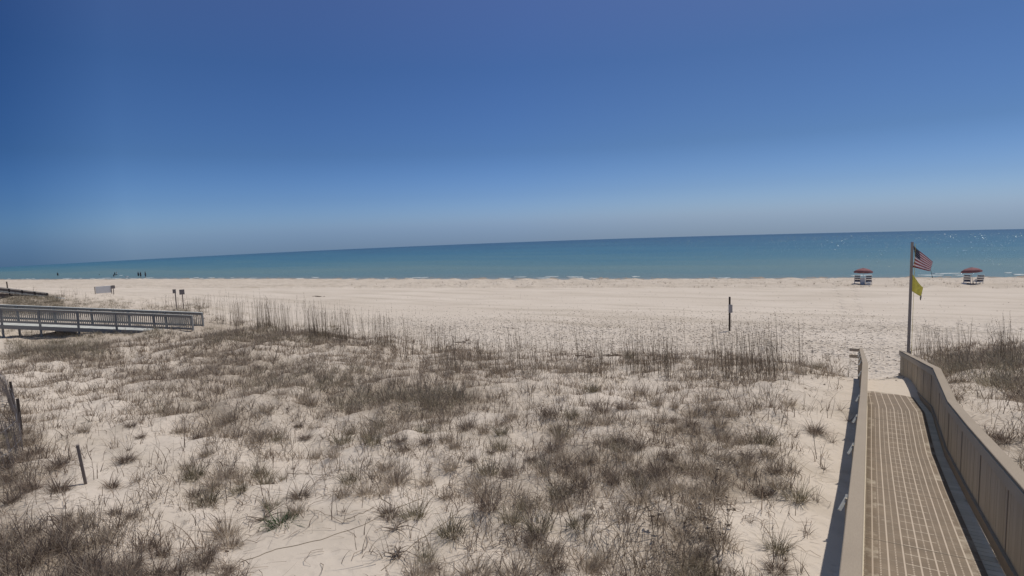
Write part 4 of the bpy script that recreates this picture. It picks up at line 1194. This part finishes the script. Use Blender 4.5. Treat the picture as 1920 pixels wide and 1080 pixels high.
# ------------------------------------------------------------------ people far away by the water
SKIN = plain('skin', (.42, .27, .2), .6, .05); CLOTH = {k: plain('cloth_' + k, c, .8, .1) for k, c in (('navy', (.03, .04, .08)), ('grey', (.12, .12, .13)), ('white', (.7, .7, .7)), ('teal', (.04, .12, .14)), ('dark', (.03, .03, .035)))}
def person(px, py, label, cloth, pose='stand', rz=0.0, hair=(.04, .03, .02)):
    p = ground(px, py)
    J = {'hip': (0, 0, .95), 'chest': (0, 0, 1.28), 'neck': (0, 0, 1.48), 'head': (0, .01, 1.60), 'crown': (0, 0, 1.72)}
    for s_, n_ in ((-1, 'l'), (1, 'r')):
        J.update({'hp' + n_: (.09 * s_, 0, .90), 'kn' + n_: (.10 * s_, .02 * s_, .50), 'an' + n_: (.10 * s_, -.02 + .04 * s_, .08), 'ft' + n_: (.11 * s_, .12 + .04 * s_, .03),
                  'sh' + n_: (.18 * s_, 0, 1.42), 'el' + n_: (.24 * s_, -.02, 1.15), 'wr' + n_: (.25 * s_, .05, .90), 'hd' + n_: (.25 * s_, .08, .80)})
    if pose == 'sit':
        for k in J: J[k] = (J[k][0], J[k][1], J[k][2] - .78)
        for s_, n_ in ((-1, 'l'), (1, 'r')):
            J['hp' + n_] = (.10 * s_, .03, .14); J['kn' + n_] = (.14 * s_, .42, .42); J['an' + n_] = (.13 * s_, .72, .08); J['ft' + n_] = (.13 * s_, .86, .05); J['wr' + n_] = (.20 * s_, .25, .36); J['hd' + n_] = (.17 * s_, .34, .38)
    rad = {'hip': .13, 'chest': .15, 'neck': .055, 'head': .095, 'crown': .07, 'hp': .09, 'kn': .055, 'an': .035, 'ft': .035, 'sh': .06, 'el': .04, 'wr': .028, 'hd': .035}
    names = list(J); E_ = [('hip', 'chest'), ('chest', 'neck'), ('neck', 'head'), ('head', 'crown')]
    for n_ in 'lr': E_ += [('hip', 'hp' + n_), ('hp' + n_, 'kn' + n_), ('kn' + n_, 'an' + n_), ('an' + n_, 'ft' + n_), ('chest', 'sh' + n_), ('sh' + n_, 'el' + n_), ('el' + n_, 'wr' + n_), ('wr' + n_, 'hd' + n_)]
    def skin_obj(nm, sel, grow, mat, parent=None):
        nn = [k for k in names if k in sel]; me = bpy.data.meshes.new(nm); me.from_pydata([J[k] for k in nn], [(nn.index(a), nn.index(b)) for a, b in E_ if a in nn and b in nn], []); o = link(nm, me, None, parent)
        sm = o.modifiers.new('skin', 'SKIN'); 
        for i, k in enumerate(nn):
            r_ = rad.get(k, rad.get(k[:-1], .05)) + grow; me.skin_vertices[0].data[i].radius = (r_, r_)
            me.skin_vertices[0].data[i].use_root = (i == 0)
        ss = o.modifiers.new('sub', 'SUBSURF'); ss.levels = 1; ss.render_levels = 2
        me.materials.append(mat); return o
    body = skin_obj('person', names, 0, SKIN); body.location = p; body.rotation_euler = (0, 0, rz); tag(body, label, 'person', 'people at the far water edge')
    skin_obj('shirt', ['hip', 'chest', 'shl', 'shr', 'ell', 'elr'], .022, cloth[0], body)
    skin_obj('trousers', ['hip', 'hpl', 'hpr', 'knl', 'knr'], .026, cloth[1], body)
    mb = MB(); hx = J['head']; bmesh.ops.create_uvsphere(mb.bm, u_segments=12, v_segments=8, radius=.115, matrix=Matrix.Translation((hx[0], hx[1] - .03, hx[2] + .05))); mb.build('hair', M['dark_wood'], body, True)
N_, G_, W_, T_, D_ = (CLOTH[k] for k in ('navy', 'grey', 'white', 'teal', 'dark'))
person(109, 520.5, 'person in dark clothes alone at the water edge far left', (D_, G_), 'stand', .4)
person(183.5, 519.6, 'person in dark clothes sitting on the sand, left of the far group', (D_, D_), 'sit', .8)
person(187, 519.6, 'person sitting on the sand beside another, in grey shirt', (G_, N_), 'sit', -.4)
person(213.5, 520.4, 'person sitting low at the foot of the tallest standing figure', (N_, D_), 'sit', .2)
person(216, 520.4, 'person standing in teal and navy, tallest of the far group', (T_, N_), 'stand', .1)
person(219.5, 520.2, 'person in a white shirt standing beside the tallest one', (W_, G_), 'stand', -.3)
person(260, 520.8, 'person in navy standing, first of three at the right of the far group', (N_, D_), 'stand', .3)
person(264.3, 521.3, 'person in dark clothes standing in the middle of three', (D_, D_), 'stand', 0)
person(273.3, 521.3, 'person in dark clothes standing apart, last of the far group', (D_, N_), 'stand', -.2)
for px, py, lab in ((227, 520.6, 'low white beach tent left of the far group middle'), (238.5, 521.4, 'small white cooler on the sand in the far group')):
    p = ground(px, py); s = 1.0 if px < 230 else .55; mb = MB(); 
    if s == 1.0:
        mb.tube([(-1.4, 0, .02), (-.7, 0, .35), (.7, 0, .38), (1.4, 0, .02)], [.15, .35, .35, .12], 10); o = mb.build('beach_tent', M['white_paint'], None, True); cat = 'tent'
    else:
        mb.box((0, 0, .25), (.8, .5, .45), bevel=.04); mb.box((0, 0, .5), (.84, .54, .07), bevel=.02); o = mb.build('cooler', M['white_paint']); cat = 'cooler'
    o.location = p; tag(o, lab, cat)

# ------------------------------------------------------------------ light, sky, camera
SUN_EL, SUN_AZ = math.radians(67), math.radians(27)        # azimuth clockwise from +Y
sd = Vector((math.sin(SUN_AZ) * math.cos(SUN_EL), math.cos(SUN_AZ) * math.cos(SUN_EL), math.sin(SUN_EL)))
sl = bpy.data.lights.new('sun', 'SUN'); sl.energy = 3.35; sl.angle = math.radians(.5); sl.color = (1, .955, .89)
so = bpy.data.objects.new('sun', sl); COL.objects.link(so); so.rotation_euler = (-sd).to_track_quat('-Z', 'Y').to_euler()
wd = bpy.data.worlds.new('World'); scene.world = wd; wd.use_nodes = True; nt = wd.node_tree; nt.nodes.clear()
sky = nt.nodes.new('ShaderNodeTexSky'); sky.sky_type = 'NISHITA'; sky.sun_disc = False; sky.sun_elevation = SUN_EL; sky.sun_rotation = SUN_AZ
sky.air_density = 1.0; sky.dust_density = .4; sky.ozone_density = 2.5; sky.altitude = 0
bg = nt.nodes.new('ShaderNodeBackground'); bg.inputs[1].default_value = .15
wo = nt.nodes.new('ShaderNodeOutputWorld')

tcw = nt.nodes.new('ShaderNodeTexCoord'); sx = nt.nodes.new('ShaderNodeSeparateXYZ'); nt.links.new(tcw.outputs['Generated'], sx.inputs[0])
k = 1 / 1.41 * .12 / .15 * .84
el = ramp(nt, sx.outputs[2], [(0, (.66 * k, .99 * k, 1.84 * k)), (.05, (.51 * k, .76 * k, 1.38 * k)), (.12, (.40 * k, .60 * k, 1.0 * k)), (.25, (.42 * k, .60 * k, .94 * k)), (.36, (.62 * k, .69 * k, 1.0 * k)), (.8, (1.5, 1.25, .98))])
# the sky deepens away from the sun's side
fw = nt.nodes.new('ShaderNodeVectorMath'); fw.operation = 'DOT_PRODUCT'; nt.links.new(tcw.outputs['Generated'], fw.inputs[0]); fw.inputs[1].default_value = (math.sin(.09), math.cos(.09), .05)
azr = ramp(nt, fw.outputs['Value'], [(.08, (.28, .42, .58)), (.24, (.46, .61, .73)), (.35, (.82, .90, .94)), (.56, (.84, .90, .95)), (.80, (.95, .97, 1)), (.95, (1.04, 1, .96))])
c1 = mix(nt, 1.0, sky.outputs[0], el, 'MULTIPLY'); c2 = mix(nt, 1.0, c1, azr, 'MULTIPLY')
nt.links.new(c2, bg.inputs[0]); nt.links.new(bg.outputs[0], wo.inputs[0])

cd = bpy.data.cameras.new('camera'); cd.sensor_width = 36; cd.lens = 36 * F / 1920; cd.clip_start = .1; cd.clip_end = 3000
co = bpy.data.objects.new('camera', cd); COL.objects.link(co)
mw = Matrix(((BR[0], BU[0], -BF[0], CAM[0]), (BR[1], BU[1], -BF[1], CAM[1]), (BR[2], BU[2], -BF[2], CAM[2]), (0, 0, 0, 1)))
co.matrix_world = mw
scene.camera = co
scene.render.engine = 'CYCLES'; scene.render.resolution_x = 1024; scene.render.resolution_y = 576
scene.cycles.max_bounces = 5; scene.cycles.diffuse_bounces = 2; scene.cycles.glossy_bounces = 2
vs_ = scene.view_settings; vs_.view_transform = 'Standard'; vs_.look = 'None'; vs_.gamma = 1; vs_.exposure = -.08
